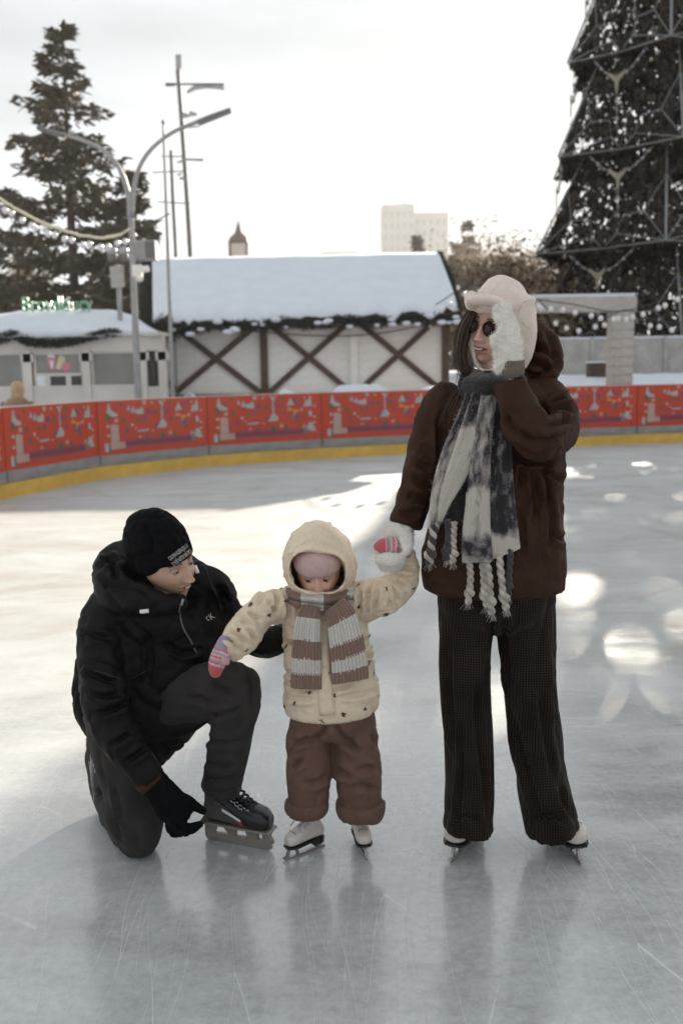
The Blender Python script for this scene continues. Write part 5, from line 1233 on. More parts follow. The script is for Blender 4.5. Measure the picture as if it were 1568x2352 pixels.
bn = beanie_rings(hm, k, P(320, 1171, 2.985), .036, -.045, [(.97, -.02), (1.03, 0.01), (1.06, .08), (1.10, .18), (1.12, .32), (1.09, .48), (.99, .64), (.84, .78), (.62, .90), (.36, .97), (.12, 1.0)])
beanie = cloth('beanie', bn, M['black_knit'], man, .006, 2, folds(.007, 9, (1, 1, 1.3), 21))
text_on(beanie, 'CALVIN KLEIN JEANS', 413, 1272, 2.8, 15, R(37), 'lettering', M['ink_white'], parent=beanie, sx=56)
text_on(beanie, 'CALVIN KLEIN JEANS', 415, 1277, 2.8, 15, R(37), 'lettering', M['ink_white'], flipped=True, parent=beanie, sx=56)
gl = MB()
loft(gl, [(338, 1780, 2.80, 34, .7), (368, 1815, 2.80, 37, .6), (392, 1848, 2.80, 41, .55), (410, 1876, 2.80, 36, .5)], wr=.04, wf=20, seed=2)
loft(gl, [(388, 1826, 2.79, 17, .9), (425, 1838, 2.80, 15, .95), (452, 1853, 2.82, 12, 1), (470, 1865, 2.83, 9, 1)], n=16)         # thumb
for q, (dy, dx, dY) in enumerate(((0, 0, -.02), (6, -5, .005), (12, -12, .03), (14, -26, .052))):                                   # fingers
    loft(gl, [(398 + dx * .3, 1880 + dy * .5, 2.79 + dY, 14, 1), (425 + dx, 1903 + dy * .7, 2.80 + dY, 12.5, 1), (448 + dx, 1899 + dy * .8, 2.81 + dY, 11, 1), (462 + dx, 1891 + dy, 2.82 + dY, 8.5, 1)], n=16)
glove = cloth('glove', gl, M['black_knit'], man, .0045, 2, folds(.003, 25, seed=4))
g2_ = MB(); loft(g2_, [(650, 1462, 3.2, 30, .8), (690, 1452, 3.2, 32, .5), (720, 1450, 3.19, 26, .4)], n=18)
for q in range(4): loft(g2_, [(712, 1436 + q * 10, 3.19, 7, 1), (735, 1434 + q * 10, 3.17, 6.5, 1), (752, 1434 + q * 10, 3.14, 5, 1)], n=10)
loft(g2_, [(690, 1435, 3.19, 8, 1), (712, 1420, 3.17, 7, 1), (728, 1412, 3.15, 5.5, 1)], n=10)
cloth('glove', g2_, M['black_knit'], man, .0045, 2)
b = MB(); loft(b, [(338, 1786, 2.80, 36, .85), (352, 1800, 2.80, 35, .85)], n=24, cap0=0, cap1=0); b.build('cuff', M['brown_nylon'], man, smooth=True)
hs1 = hockey_skate(man, G(618, 1953), G(484, 1928), .245, (0.03, 0, 1))
tp, hp_ = P(230, 1866, 3.27), P(210, 1715, 3.46); hs2 = hockey_skate(man, tp, hp_, .25, (hp_ - tp).cross(Vector((1, 0, 0))) * -1 + Vector((.0, .3, .3)), False)
# ---------------------------------------------------------------- child
kid = empty('person', (-.05, 2.96, 0), 'small child in cream printed jacket, hood and striped scarf standing in the middle', 'person')
kj = MB()
loft(kj, [(736, 1372, 2.97, 62, .8), (738, 1400, 2.97, 92, .72), (748, 1455, 2.96, 100, .78), (756, 1530, 2.95, 105, .8), (761, 1595, 2.95, 111, .8), (763, 1632, 2.95, 106, .78)], wr=.05, wf=16, seed=31, cap1=.12)
loft(kj, [(690, 1395, 2.96, 50), (655, 1393, 2.95, 47), (615, 1400, 2.92, 40), (582, 1424, 2.90, 40), (556, 1460, 2.87, 43), (530, 1490, 2.85, 34), (520, 1500, 2.845, 26)], wr=.10, wf=20, seed=33, cap1=.1)
loft(kj, [(790, 1392, 2.96, 50), (840, 1380, 2.94, 50), (890, 1366, 2.92, 46), (925, 1335, 2.91, 38), (934, 1296, 2.90, 28), (930, 1268, 2.89, 22)], wr=.10, wf=20, seed=35, cap1=.1)
kjack = cloth('jacket', kj, M['beige_nylon'], kid, .0055, 2, folds(.0035, 9, (1, 1, 1.5), 5), [
    [(877, 1329), (866, 1370), (856, 1412)], [(878, 1332), (883, 1360), (881, 1392)], [(884, 1332), (893, 1370), (893, 1405)], [(892, 1332), (906, 1360), (915, 1388)], [(900, 1328), (925, 1345), (940, 1352)], [(912, 1318), (935, 1328), (952, 1330)], [(922, 1300), (940, 1305), (956, 1302)], [(850, 1340), (845, 1375), (838, 1405)], [(820, 1352), (828, 1380), (822, 1410)],
    [(635, 1358), (636, 1385), (628, 1412)], [(610, 1367), (600, 1375), (589, 1390)], [(618, 1375), (625, 1395), (640, 1408)], [(570, 1398), (580, 1415), (600, 1425)], [(543, 1420), (560, 1425), (580, 1438)], [(522, 1448), (545, 1460), (566, 1480)], [(554, 1428), (575, 1450), (592, 1484)], [(512, 1462), (530, 1470), (548, 1492)], [(660, 1370), (665, 1400), (660, 1430)],
    [(648, 1469), (660, 1476), (674, 1478)], [(652, 1540), (664, 1546), (676, 1545)], [(830, 1462), (845, 1470), (862, 1478)], [(835, 1500), (850, 1508), (866, 1512)], [.7, (656, 1599), (690, 1606), (722, 1604)], [.7, (772, 1601), (820, 1596), (872, 1583)], [.8, (760, 1590), (785, 1578), (812, 1570)], [.7, (660, 1570), (690, 1582), (720, 1580)], [.6, (720, 1440), (722, 1500), (726, 1560)], [.6, (758, 1440), (760, 1500), (765, 1560)]], .0062, .015)
# placket, cuffs, press studs
def strip_on(name, o, pts, Y, hw, mat, off=.003, seg=3):
    p = [P(x, y, Y) for x, y in pts]; d = [Vector(q) for q in catmull([tuple(q) for q in p], step=.012)]; vs_ = []; n = len(d)
    w = hw * S(*pts[0], Y)
    for i, q in enumerate(d):
        t = (d[min(i + 1, n - 1)] - d[max(i - 1, 0)]).normalized(); sd = t.cross(YAX).normalized()
        for j in range(seg + 1): vs_.append(q + sd * (w * (2 * j / seg - 1)))
    dr = (d[n // 2] - Vector((0, 0, CAM_H))).normalized(); qv = surf_project(o, vs_, dr, off); b = MB()
    b.add(qv, [(i * (seg + 1) + j, i * (seg + 1) + j + 1, (i + 1) * (seg + 1) + j + 1, (i + 1) * (seg + 1) + j) for i in range(n - 1) for j in range(seg)]); ob = b.build(name, mat, o, smooth=True)
    md = ob.modifiers.new('t', 'SOLIDIFY'); md.thickness = .003; md.offset = 0; return ob
strip_on('placket', kjack, [(738, 1420), (741, 1500), (746, 1580), (752, 1644)], 2.8, 18, M['beige_nylon'], .003)
for y, x in ((1432, 741), (1478, 742), (1530, 744), (1585, 747), (1632, 752)):
    c = surf_project(kjack, [P(x + 2, y, 2.8)], ray(x, y).normalized(), .006)[0]; b = MB(); b.ball(c, .0055, 10, 6, sc=(1, .4, 1)); b.build('press_stud', M['beige_nylon'], kjack, smooth=True)
# brown leaf and mushroom print scattered over the cloth
def scatter_print(o, mind, seed, name='leaf_print'):
    co, nr = get_vn(o.data); rs = random.Random(seed); idx = list(range(len(co))); rs.shuffle(idx); kept = []; b = MB()
    for i in idx:
        p = Vector(co[i]); n = Vector(nr[i])
        if n.y > .3 or any((p - q).length < mind for q in kept): continue
        kept.append(p)
        t = n.cross(Vector((rs.gauss(0, 1), rs.gauss(0, 1), rs.gauss(0, 1)))).normalized(); u = n.cross(t); s_ = rs.uniform(.0075, .0105); p = p + n * .0014
        kind = rs.random()
        if kind < .6:
            poly = [(-1, -.1), (-.75, .45), (-.1, .75), (.6, .55), (1, .0), (.45, -.15), (.15, -.75), (-.15, -.75), (-.4, -.15)]
        elif kind < .85:
            poly = [(-.15, -1.1), (.1, -1.1), (.2, -.2), (.9, .5), (.75, .65), (.15, .2), (.0, 1.0), (-.2, 1.0), (-.15, .1)]
        else:
            poly = [(-.3, -1.), (.2, -.9), (.45, 0), (.2, .9), (-.2, 1.), (-.45, 0)]
        b.add([p + t * (x * s_) + u * (y * s_) for x, y in poly], [tuple(range(len(poly)))])
        if len(kept) > 140: break
    ob = b.build(name, M['print_brown'], o); ob['kind'] = 'stuff'; return ob
scatter_print(kjack, .062, 3)
# hood: rolled rim round the face, shell behind
def hood_shell():
    b = MB(); n = 64; c0 = (729, 1310)
    op = [(0, 64, 90), (30, 60, 92), (60, 38, 104), (90, 34, 122), (120, 46, 108), (150, 64, 88), (180, 62, 80), (215, 64, 78), (245, 52, 70), (270, 50, 62), (295, 54, 72), (325, 70, 86), (360, 64, 90)]   # angle, opening, outer radius (survey pixels)
    A = [o_[0] for o_ in op]
    sm = lambda a, j: float(np.interp(a % 360, A, [o_[j] for o_ in op])); avg = lambda a, j: sum(sm(a + d_, j) for d_ in (-16, -8, 0, 8, 16)) / 5
    prof = [(-.1, .075), (-.02, .055), (.0, .03), (.03, .008), (.10, -.004), (.20, .004), (.30, .02), (.34, .024), (.48, .022), (.72, .048), (.92, .085), (1.0, .125), (.97, .17), (.80, .215), (.5, .24), (.15, .25)]
    Yc = 2.840; vs_ = []
    for f, dy in prof:
        for k in range(n):
            a = 360 * k / n; ri, ro = avg(a, 1), avg(a, 2); lump = 1 + .035 * noise.noise(Vector((math.cos(R(a)) * 2, math.sin(R(a)) * 2, dy * 25))) * (f > .05)
            r = (ri + (ro - ri) * f) * lump if f <= 1 else ro
            if dy > .15: r = ro * f * lump
            x, y = c0[0] + r * math.cos(R(a)), c0[1] - r * math.sin(R(a)); vs_.append(P(x, y, Yc + dy))
    m = len(prof); fs_ = [(i * n + k, i * n + (k + 1) % n, (i + 1) * n + (k + 1) % n, (i + 1) * n + k) for i in range(m - 1) for k in range(n)]; fs_.append(tuple((m - 1) * n + k for k in range(n)))
    b.add(vs_, fs_); me = b.mesh('hood', M['beige_nylon'], True); o = link_mesh('hood', me, kid)
    sb = o.modifiers.new('s', 'SUBSURF'); sb.levels = 2; sb.render_levels = 2
    bpy.context.view_layer.update(); me2 = bpy.data.meshes.new_from_object(o.evaluated_get(bpy.context.evaluated_depsgraph_get())); o.modifiers.clear(); o.data = me2; me2.name = 'hood'
    disp(me2, folds(.0025, 9, (1, 1, 1.2), 8)); creases(me2, [[(656, 1272), (684, 1254), (726, 1248), (768, 1258), (800, 1286)], [(758, 1192), (753, 1220), (752, 1250)], [.8, (665, 1230), (690, 1222), (715, 1225)], [.8, (770, 1222), (790, 1235), (806, 1255)], [.8, (655, 1300), (664, 1320), (672, 1345)], [.8, (812, 1290), (806, 1320), (798, 1345)], [.7, (700, 1205), (725, 1208), (745, 1202)]], .006, .011); me2.polygons.foreach_set('use_smooth', [True] * len(me2.polygons)); return o
hood = hood_shell(); scatter_print(hood, .05, 8)
k = .80; hm = head_matrix((1, -.02, .02), (-.12, -.95, -.28), P(729, 1333, 2.852), k)
hd = head(hm, k, child=True, smile=.4, skin=(.60, .36, .27), brow=(.2, .12, .08))
kbody = body_with_head(kid, [[(737, 1400, 2.97, 60, .7), (750, 1520, 2.96, 72, .7), (762, 1640, 2.95, 68, .75)], [(680, 1395, 2.96, 20), (580, 1425, 2.90, 17), (520, 1490, 2.845, 11)], [(800, 1392, 2.96, 20), (900, 1360, 2.92, 17), (930, 1275, 2.89, 10)], [(715, 1640, 2.95, 30), (708, 1840, 2.97, 14)], [(812, 1640, 2.95, 30), (826, 1840, 2.97, 14)]], hd, [(733, 1360, 2.95, 30), (736, 1420, 2.97, 36)])
eyes(kbody, hm, k, (-.3, -1, -.25), .0135, lid=(.52, .31, .23), openz=.30, irs=.80)
# pink knit cap under the hood
b = MB(); n = 40; vs_ = []; prof = [(.0, 1.015, -.0), (.012, 1.05, 0), (.026, 1.07, 0), (.040, 1.04, 0), (.052, .95, 0), (.064, .78, 0), (.073, .52, 0), (.078, .2, 0)]
for dz, f, _ in prof:
    for q in range(n):
        a = 2 * math.pi * q / n; vs_.append(hm @ (Vector((.079 * f * math.sin(a), .004 - .098 * f * math.cos(a), .021 + dz + .004 * math.cos(a))) * k))
b.add(vs_, [(i * n + q, i * n + (q + 1) % n, (i + 1) * n + (q + 1) % n, (i + 1) * n + q) for i in range(len(prof) - 1) for q in range(n)] + [tuple((len(prof) - 1) * n + q for q in range(n))])
capk = b.build('knit_cap', M['pink_knit'], kid, smooth=True); md = capk.modifiers.new('t', 'SOLIDIFY'); md.thickness = .006; md.offset = 1

# striped scarf: collar wrap and two tails; each knitted stripe its own band
def knit_mat(name, col):
    m, nt, bs = nodes_of(name); L = nt.links; tc = nd(nt, 'TexCoord'); mp = nd(nt, 'Mapping'); mp.inputs['Scale'].default_value = (1, 1, 1); L.new(tc.outputs['UV'], mp.inputs[0])
    w1 = nd(nt, 'TexWave', wave_type='BANDS', bands_direction='X'); w1.inputs['Scale'].default_value = 1.; w1.inputs['Distortion'].default_value = 1.2; w1.inputs['Detail Scale'].default_value = 3; L.new(mp.outputs[0], w1.inputs[0])
    n = nd(nt, 'TexNoise'); n.inputs['Scale'].default_value = 330; L.new(tc.outputs['Object'], n.inputs[0])
    ad = nd(nt, 'Math', operation='MULTIPLY_ADD'); ad.inputs[1].default_value = .5; L.new(w1.outputs['Fac'], ad.inputs[0]); L.new(n.outputs[0], ad.inputs[2])
    bp = nd(nt, 'Bump'); bp.inputs['Distance'].default_value = .006; L.new(ad.outputs[0], bp.inputs['Height']); L.new(bp.outputs[0], bs.inputs['Normal'])
    r = nd(nt, 'MapRange'); r.inputs[1].default_value = .3; r.inputs[2].default_value = 1.1; r.inputs[3].default_value = .72; r.inputs[4].default_value = 1.15; L.new(ad.outputs[0], r.inputs[0])
    s_ = nd(nt, 'VectorMath', operation='SCALE'); s_.inputs[0].default_value = col; L.new(r.outputs[0], s_.inputs['Scale']); L.new(s_.outputs[0], bs.inputs['Base Color'])
    bs.inputs['Roughness'].default_value = .95; bs.inputs['Sheen Weight'].default_value = .25; bs.inputs['Specular IOR Level'].default_value = .1; return m
M['scarf_brown'] = knit_mat('scarf_brown', (.27, .165, .128)); M['scarf_white'] = knit_mat('scarf_white', (.66, .61, .55))
def ribbon(name, parent, rows, bands, mats, thick=.016, n_across=26, step=.006, jag=.004, ripple=.003, close=True):
    """rows: (px,py,Y,half width px, tilt px); bands: list (fraction end, material index)"""
    R3 = []
    for px, py, Y, hw, *tl in rows:
        p = P(px, py, Y); s_ = S(px, py, Y); R3.append((p.x, p.y, p.z, hw * s_, (tl[0] if tl else 0) * s_))
    d = catmull(R3, step=step); m = len(d); L_ = np.r_[0, np.cumsum(np.linalg.norm(np.diff(d[:, :3], axis=0), axis=1))]; tot = L_[-1]; b = MB(); W = n_across
    grid = []
    for i in range(m):
        c = Vector(d[i][:3]); t = (Vector(d[min(i + 1, m - 1)][:3]) - Vector(d[max(i - 1, 0)][:3])).normalized(); sd = t.cross(YAX).normalized(); nn = sd.cross(t); 
        if nn.y > 0: nn = -nn
        for s2 in (1, -1):
            for j in range(W + 1):
                u = 2 * j / W - 1; e_ = (1 - abs(u) ** 6) ** .5
                rp = ripple * math.sin(u * 14 + 2 * noise.noise(Vector((L_[i] * 8, 1, u)))) * .5 + .006 * noise.noise(Vector((u * 1.3, L_[i] * 9, d[0][0] * 9)))
                p = c + sd * (u * d[i][3]) + nn * (s2 * thick / 2 * e_ + rp) + t * (d[i][4] * u)
                grid.append(p)
    w2 = 2 * (W + 1); mi = []
    def band_of(f):
        for e_, q in bands:
            if f <= e_: return q
        return bands[-1][1]
    vs_ = grid; fs_ = []; ms = []
    for i in range(m - 1):
        for s2 in range(2):
            for j in range(W):
                a = i * w2 + s2 * (W + 1) + j; f = (a, a + 1, a + 1 + w2, a + w2) if s2 else (a + w2, a + 1 + w2, a + 1, a)
                jj = jag * (1 if (j % 2) else -1) * .5 + .004 * noise.noise(Vector((j * 2.3, s2, 4)))
                fs_.append(f); ms.append(band_of((L_[i] + jj) / tot))
        for (a, c_) in ((i * w2, i * w2 + W + 1), (i * w2 + 2 * W + 1, i * w2 + W)): fs_.append((a, a + w2, c_ + w2, c_)); ms.append(band_of(L_[i] / tot))
    for i in (0, m - 1):
        for j in range(W): fs_.append((i * w2 + j, i * w2 + j + 1, i * w2 + W + 2 + j, i * w2 + W + 1 + j)); ms.append(band_of(L_[i] / tot))
    me = bpy.data.meshes.new(name); me.from_pydata(vs_, [], fs_)
    for q in mats: me.materials.append(q)
    me.polygons.foreach_set('material_index', ms); me.polygons.foreach_set('use_smooth', [True] * len(fs_))
    uv = me.uv_layers.new(name='UVMap'); vi = np.empty(len(me.loops), int); me.loops.foreach_get('vertex_index', vi)
    uu = np.array([[(v % (W + 1)) / W * 3.2, L_[v // w2] * 20] for v in range(len(vs_))]); uv.data.foreach_set('uv', uu[vi].ravel()); me.update()
    return link_mesh(name, me, parent)
KS = [M['scarf_brown'], M['scarf_white']]
b = MB()
scarf = ribbon('scarf', kid, [(714, 1392, 2.845, 20), (708, 1425, 2.83, 29), (704, 1480, 2.828, 33, 2), (703, 1530, 2.83, 35, 2), (703, 1580, 2.835, 36, 2)], [(.13, 0), (.39, 1), (.62, 0), (.80, 1), (1, 0)], KS, .02)
ribbon('scarf_tail', scarf, [(768, 1388, 2.83, 27, -6), (785, 1425, 2.82, 36, -7), (795, 1475, 2.815, 40, -8), (802, 1525, 2.82, 42, -8), (804, 1563, 2.825, 43, -5)], [(.20, 0), (.47, 1), (.66, 0), (.83, 1), (1, 0)], KS, .022)
def collar_wrap():
    n = 90; m = 22; vs_ = []; fs_ = []; ms = []
    for i in range(n):
        a = 2 * math.pi * i / n; ca, sa = math.sin(a), -math.cos(a)       # a=0 front
        fr = max(0, math.cos(a)); cx = 737 + 74 * ca; cyt = 1353 - 8 * (1 - fr) - 4 * ca + 8 * fr ** 4; cyb = 1402 - 26 * (1 - fr) + (4 * ca)
        Yp = 2.955 + .098 * sa
        for j in range(m):
            th = 2 * math.pi * j / m; cyc = (cyt + cyb) / 2; hh = (cyb - cyt) / 2 + 3
            off = .016 * math.cos(th) * (1 + .25 * math.sin(3 * th + a)); yy = cyc - hh * math.sin(th) + 1.5 * math.sin(5 * a)
            q = P(cx + 737 * 0, yy, Yp); dr = Vector((ca, sa, 0)).normalized(); vs_.append(q + dr * off + dr * .004 * noise.noise(q * 30))
    for i in range(n):
        i2 = (i + 1) % n; aa = (i / n * 360)
        for j in range(m):
            j2 = (j + 1) % m; fs_.append((i * m + j, i2 * m + j, i2 * m + j2, i * m + j2)); jj = aa + (1.1 if j % 2 else -1.1)
            s_ = jj if jj <= 180 else jj - 360
            ms.append(1 if (-34 < s_ < 2 or 44 < s_ < 80 or -110 < s_ < -75) else 0)
    me = bpy.data.meshes.new('scarf_wrap'); me.from_pydata(vs_, [], fs_)
    for q in KS: me.materials.append(q)
    me.polygons.foreach_set('material_index', ms); me.polygons.foreach_set('use_smooth', [True] * len(fs_))
    uv = me.uv_layers.new(name='UVMap'); vi = np.empty(len(me.loops), int); me.loops.foreach_get('vertex_index', vi); uu = np.array([[(v % m) / m * 3.5, (v // m) * .2] for v in range(len(vs_))]); uv.data.foreach_set('uv', uu[vi].ravel()); me.update()
    return link_mesh('scarf_wrap', me, scarf)
collar_wrap()
# mittens with stripes
def striped_mat():
    m, nt, bs = nodes_of('striped_mitten'); L = nt.links; tc = nd(nt, 'VertexColor'); tc.layer_name = 'knit'
    n = nd(nt, 'TexNoise'); n.inputs['Scale'].default_value = 400; t2 = nd(nt, 'TexCoord'); L.new(t2.outputs['Object'], n.inputs[0]); r = nd(nt, 'MapRange'); r.inputs[3].default_value = .75; r.inputs[4].default_value = 1.25; L.new(n.outputs[0], r.inputs[0])
    s_ = nd(nt, 'VectorMath', operation='SCALE'); L.new(tc.outputs[0], s_.inputs[0]); L.new(r.outputs[0], s_.inputs['Scale']); L.new(s_.outputs[0], bs.inputs['Base Color']); bs.inputs['Roughness'].default_value = .95; bs.inputs['Sheen Weight'].default_value = .3
    bp = nd(nt, 'Bump'); bp.inputs['Distance'].default_value = .002; L.new(n.outputs[0], bp.inputs['Height']); L.new(bp.outputs[0], bs.inputs['Normal']); return m
M['mitten_knit'] = striped_mat()
def mitten(parent, rows, thumb, axis0, axis1, stops):
    b = MB(); loft(b, rows, n=26, step=.005)
    if thumb: loft(b, thumb, n=18, step=.005)
    o = cloth('mitten', b, M['mitten_knit'], parent, .0035, 2); a0, a1 = P(*axis0), P(*axis1); d = (a1 - a0); L2 = d.length_squared; co, _ = get_vn(o.data); cols = np.ones((len(co), 4))
    t0, t1 = (P(*thumb[0][:3]), P(*thumb[-1][:3])) if thumb else (None, None)
    for i, p in enumerate(co):
        v = Vector(p); f = (v - a0).dot(d) / L2 + .012 * noise.noise(v * 60)
        if thumb and ((v - t1).length < .020): c = (.55, .30, .30)
        else:
            c = stops[-1][1]
            for e_, cc in stops:
                if f <= e_: c = cc; break
        cols[i, :3] = c
    ca = o.data.color_attributes.new('knit', 'FLOAT_COLOR', 'POINT'); ca.data.foreach_set('color', cols.ravel()); return o
LV, RD, PK = (.30, .265, .32), (.50, .095, .095), (.58, .40, .41)
mitten(kid, [(522, 1470, 2.845, 19), (513, 1490, 2.835, 21), (502, 1514, 2.825, 21), (496, 1535, 2.82, 18), (495, 1550, 2.82, 12)], [(512, 1500, 2.815, 9), (519, 1512, 2.80, 9.5), (519, 1524, 2.797, 8.5)], (528, 1465, 2.85), (496, 1562, 2.82),
    [(.30, LV), (.335, RD), (.38, PK), (.43, LV), (.47, PK), (.51, RD), (.55, PK), (.60, LV), (.64, RD), (.69, PK), (1, RD)])
mitten(kid, [(935, 1268, 2.88, 17), (915, 1258, 2.86, 20), (890, 1255, 2.85, 21), (872, 1255, 2.845, 17), (862, 1256, 2.845, 9)], None, (925, 1258, 2.86), (852, 1256, 2.845), [(.18, LV), (.24, RD), (.32, PK), (.38, RD), (.46, PK), (.52, LV), (.56, RD), (.60, PK), (1, RD)])
b = MB()
loft(b, [(526, 1484, 2.85, 30, .9), (519, 1498, 2.843, 26, .9)], n=40, longw=.05, lf=20, cap0=0, cap1=0); b.build('cuff', M['beige_nylon'], kjack, smooth=True)
# trousers with rolled cuffs
kt = MB()
loft(kt, [(760, 1600, 2.95, 95, .75), (762, 1650, 2.95, 98, .75)], seed=4)
loft(kt, [(716, 1630, 2.95, 50, .95), (712, 1700, 2.95, 52, .95), (709, 1770, 2.95, 53, .95), (708, 1830, 2.955, 47, .95), (706, 1860, 2.955, 45, .95)], wr=.04, wf=11, seed=41, cap1=.1)
loft(kt, [(812, 1630, 2.95, 49, .95), (818, 1700, 2.95, 52, .95), (822, 1770, 2.95, 54, .95), (826, 1830, 2.955, 50, .95), (827, 1860, 2.955, 48, .95)], wr=.04, wf=11, seed=43, cap1=.1)
ktr = cloth('trousers', kt, M['brown_canvas'], kid, .0065, 2, folds(.003, 7, (1, 1, .9), 15), [[(673, 1707), (692, 1703), (715, 1694)], [(756, 1664), (738, 1685), (712, 1706)], [(766, 1655), (783, 1686), (816, 1728)], [(800, 1690), (812, 1712), (828, 1730)], [(767, 1761), (785, 1775), (808, 1788)], [(854, 1686), (858, 1700), (866, 1716)], [(812, 1772), (835, 1768), (866, 1764)], [(669, 1772), (680, 1755), (696, 1742)], [(700, 1800), (730, 1795), (752, 1780)], [(790, 1815), (830, 1805), (868, 1815)], [.7, (668, 1660), (672, 1700), (662, 1740)]], .008, .015)
for cx, w, tl in ((705, 51, 0), (828, 58, 8)):
    b = MB(); loft(b, [(cx, 1836 + tl * .3, 2.955, w - 7, .95), (cx, 1838 + tl * .5, 2.955, w, .95), (cx, 1858 + tl * .5, 2.955, w, .95), (cx, 1872 + tl, 2.955, w - 8, .93)], n=34, step=.006, wr=.04, wf=9, seed=cx, cap0=.05, cap1=.05)
    cloth('rolled_cuff', b, M['brown_canvas'], ktr, .0055, 2, folds(.004, 14, seed=cx * .01))
figure_skate(kid, G(672, 1970), G(728, 1948), .150, (.0, 0, 1)); figure_skate(kid, G(839, 1967), G(822, 1930), .150, (-.05, 0, 1))

# ---------------------------------------------------------------- standing woman
wom = empty('person', (.5, 2.93, 0), 'person in brown coat and white cap holding the child by the mitten at right', 'person')
wc = MB()
loft(wc, [(1150, 880, 2.98, 70, .85), (1152, 905, 2.98, 118, .68), (1152, 950, 2.98, 146, .62), (1148, 1060, 2.97, 150, .62), (1141, 1180, 2.96, 154, .64), (1135, 1290, 2.95, 166, .64), (1133, 1352, 2.95, 163, .63)], wr=.03, wf=10, seed=51, cap1=.12)
loft(wc, [(1040, 915, 2.98, 52), (1005, 950, 2.97, 50), (984, 1010, 2.95, 46), (969, 1080, 2.935, 46), (947, 1150, 2.915, 43), (930, 1208, 2.90, 40)], wr=.05, wf=12, seed=53, cap1=.1)
loft(wc, [(1245, 915, 2.98, 56), (1275, 955, 2.93, 54), (1272, 1000, 2.86, 52), (1245, 1015, 2.80, 50)], wr=.05, wf=12, seed=55)
loft(wc, [(1262, 1002, 2.82, 48), (1232, 998, 2.77, 54), (1202, 965, 2.74, 52), (1180, 915, 2.735, 45), (1167, 872, 2.735, 37)], wr=.05, wf=12, seed=57, cap1=.08)
loft(wc, [(1140, 882, 3.06, 40), (1210, 862, 3.02, 40), (1252, 842, 2.99, 38), (1256, 800, 3.0, 34), (1232, 765, 3.04, 28), (1195, 760, 3.08, 24)], wr=.08, wf=14, seed=59)
loft(wc, [(1212, 790, 3.03, 36), (1240, 815, 3.0, 40), (1232, 850, 2.98, 34)], wr=.08, wf=16, seed=60)
coat = cloth('coat', wc, M['brown_nylon'], wom, .0075, 2, folds(.005, 6, (1, 1, .9), 25), [
    [(955, 1024), (972, 1034), (992, 1046)], [(943, 1090), (965, 1108), (998, 1128)], [(928, 1138), (955, 1144), (990, 1156)], [(952, 1060), (975, 1072), (995, 1075)], [(910, 1178), (940, 1182), (970, 1176)],
    [(1255, 935), (1285, 918), (1318, 911)], [(1259, 948), (1290, 942), (1316, 944)], [(1255, 982), (1280, 972), (1308, 966)], [(1239, 921), (1250, 940), (1262, 960)], [(1225, 1000), (1250, 1012), (1290, 1000)], [(1190, 985), (1215, 1010), (1250, 1025)], [1.5, (1166, 1042), (1220, 1062), (1290, 1056)], [(1160, 950), (1175, 985), (1195, 1010)],
    [(1242, 1060), (1256, 1120), (1265, 1205)], [(1202, 1064), (1195, 1090), (1192, 1125)], [(1252, 1090), (1275, 1098), (1297, 1108)], [(1269, 1165), (1266, 1210), (1265, 1265)], [(1268, 1232), (1282, 1237), (1300, 1238)], [(1225, 1080), (1230, 1140), (1228, 1200)], [.8, (1190, 1170), (1200, 1220), (1198, 1280)], [.8, (1010, 960), (1012, 1040), (1002, 1110)], [.7, (985, 1240), (990, 1290), (980, 1335)],
    [(1255, 752), (1266, 790), (1276, 844)], [(1222, 798), (1248, 806), (1270, 826)], [(1215, 860), (1245, 856), (1275, 838)], [(1210, 830), (1232, 836), (1262, 850)], [(1230, 770), (1228, 795), (1235, 815)]], .008, .019)
M['seam_brown'] = pbr('brown_seam', (.012, .006, .004), .8)
for a in (((1010, 930), (1003, 1010), (990, 1090)), ((1262, 1080), (1240, 1180), (1235, 1290)), ((1290, 1130), (1255, 1150)), ((1170, 1050), (1215, 1065), (1262, 1062)), ((985, 1340), (1080, 1352), (1180, 1358), (1290, 1362))): seam('stitch_line', coat, a, 2.65, .0012, M['seam_brown'])
wt = MB()
loft(wt, [(1140, 1320, 2.95, 138, .7), (1141, 1385, 2.95, 138, .72)], seed=1)
loft(wt, [(1074, 1360, 2.95, 68, .95), (1071, 1430, 2.95, 65, .98), (1070, 1510, 2.95, 60, .98), (1073, 1600, 2.95, 57, 1.), (1079, 1750, 2.965, 57, 1.2), (1077, 1850, 2.955, 57, 1.35), (1075, 1902, 2.95, 59, 1.5)], wr=.025, wf=5, seed=61, longw=.02, cap1=.04)
loft(wt, [(1208, 1360, 2.95, 69, .95), (1211, 1430, 2.95, 67, .98), (1215, 1510, 2.95, 64, .98), (1220, 1600, 2.95, 63, 1.), (1237, 1750, 2.965, 62, 1.2), (1256, 1850, 2.955, 62, 1.35), (1270, 1902, 2.95, 65, 1.5)], wr=.025, wf=5, seed=63, longw=.02, cap1=.04)
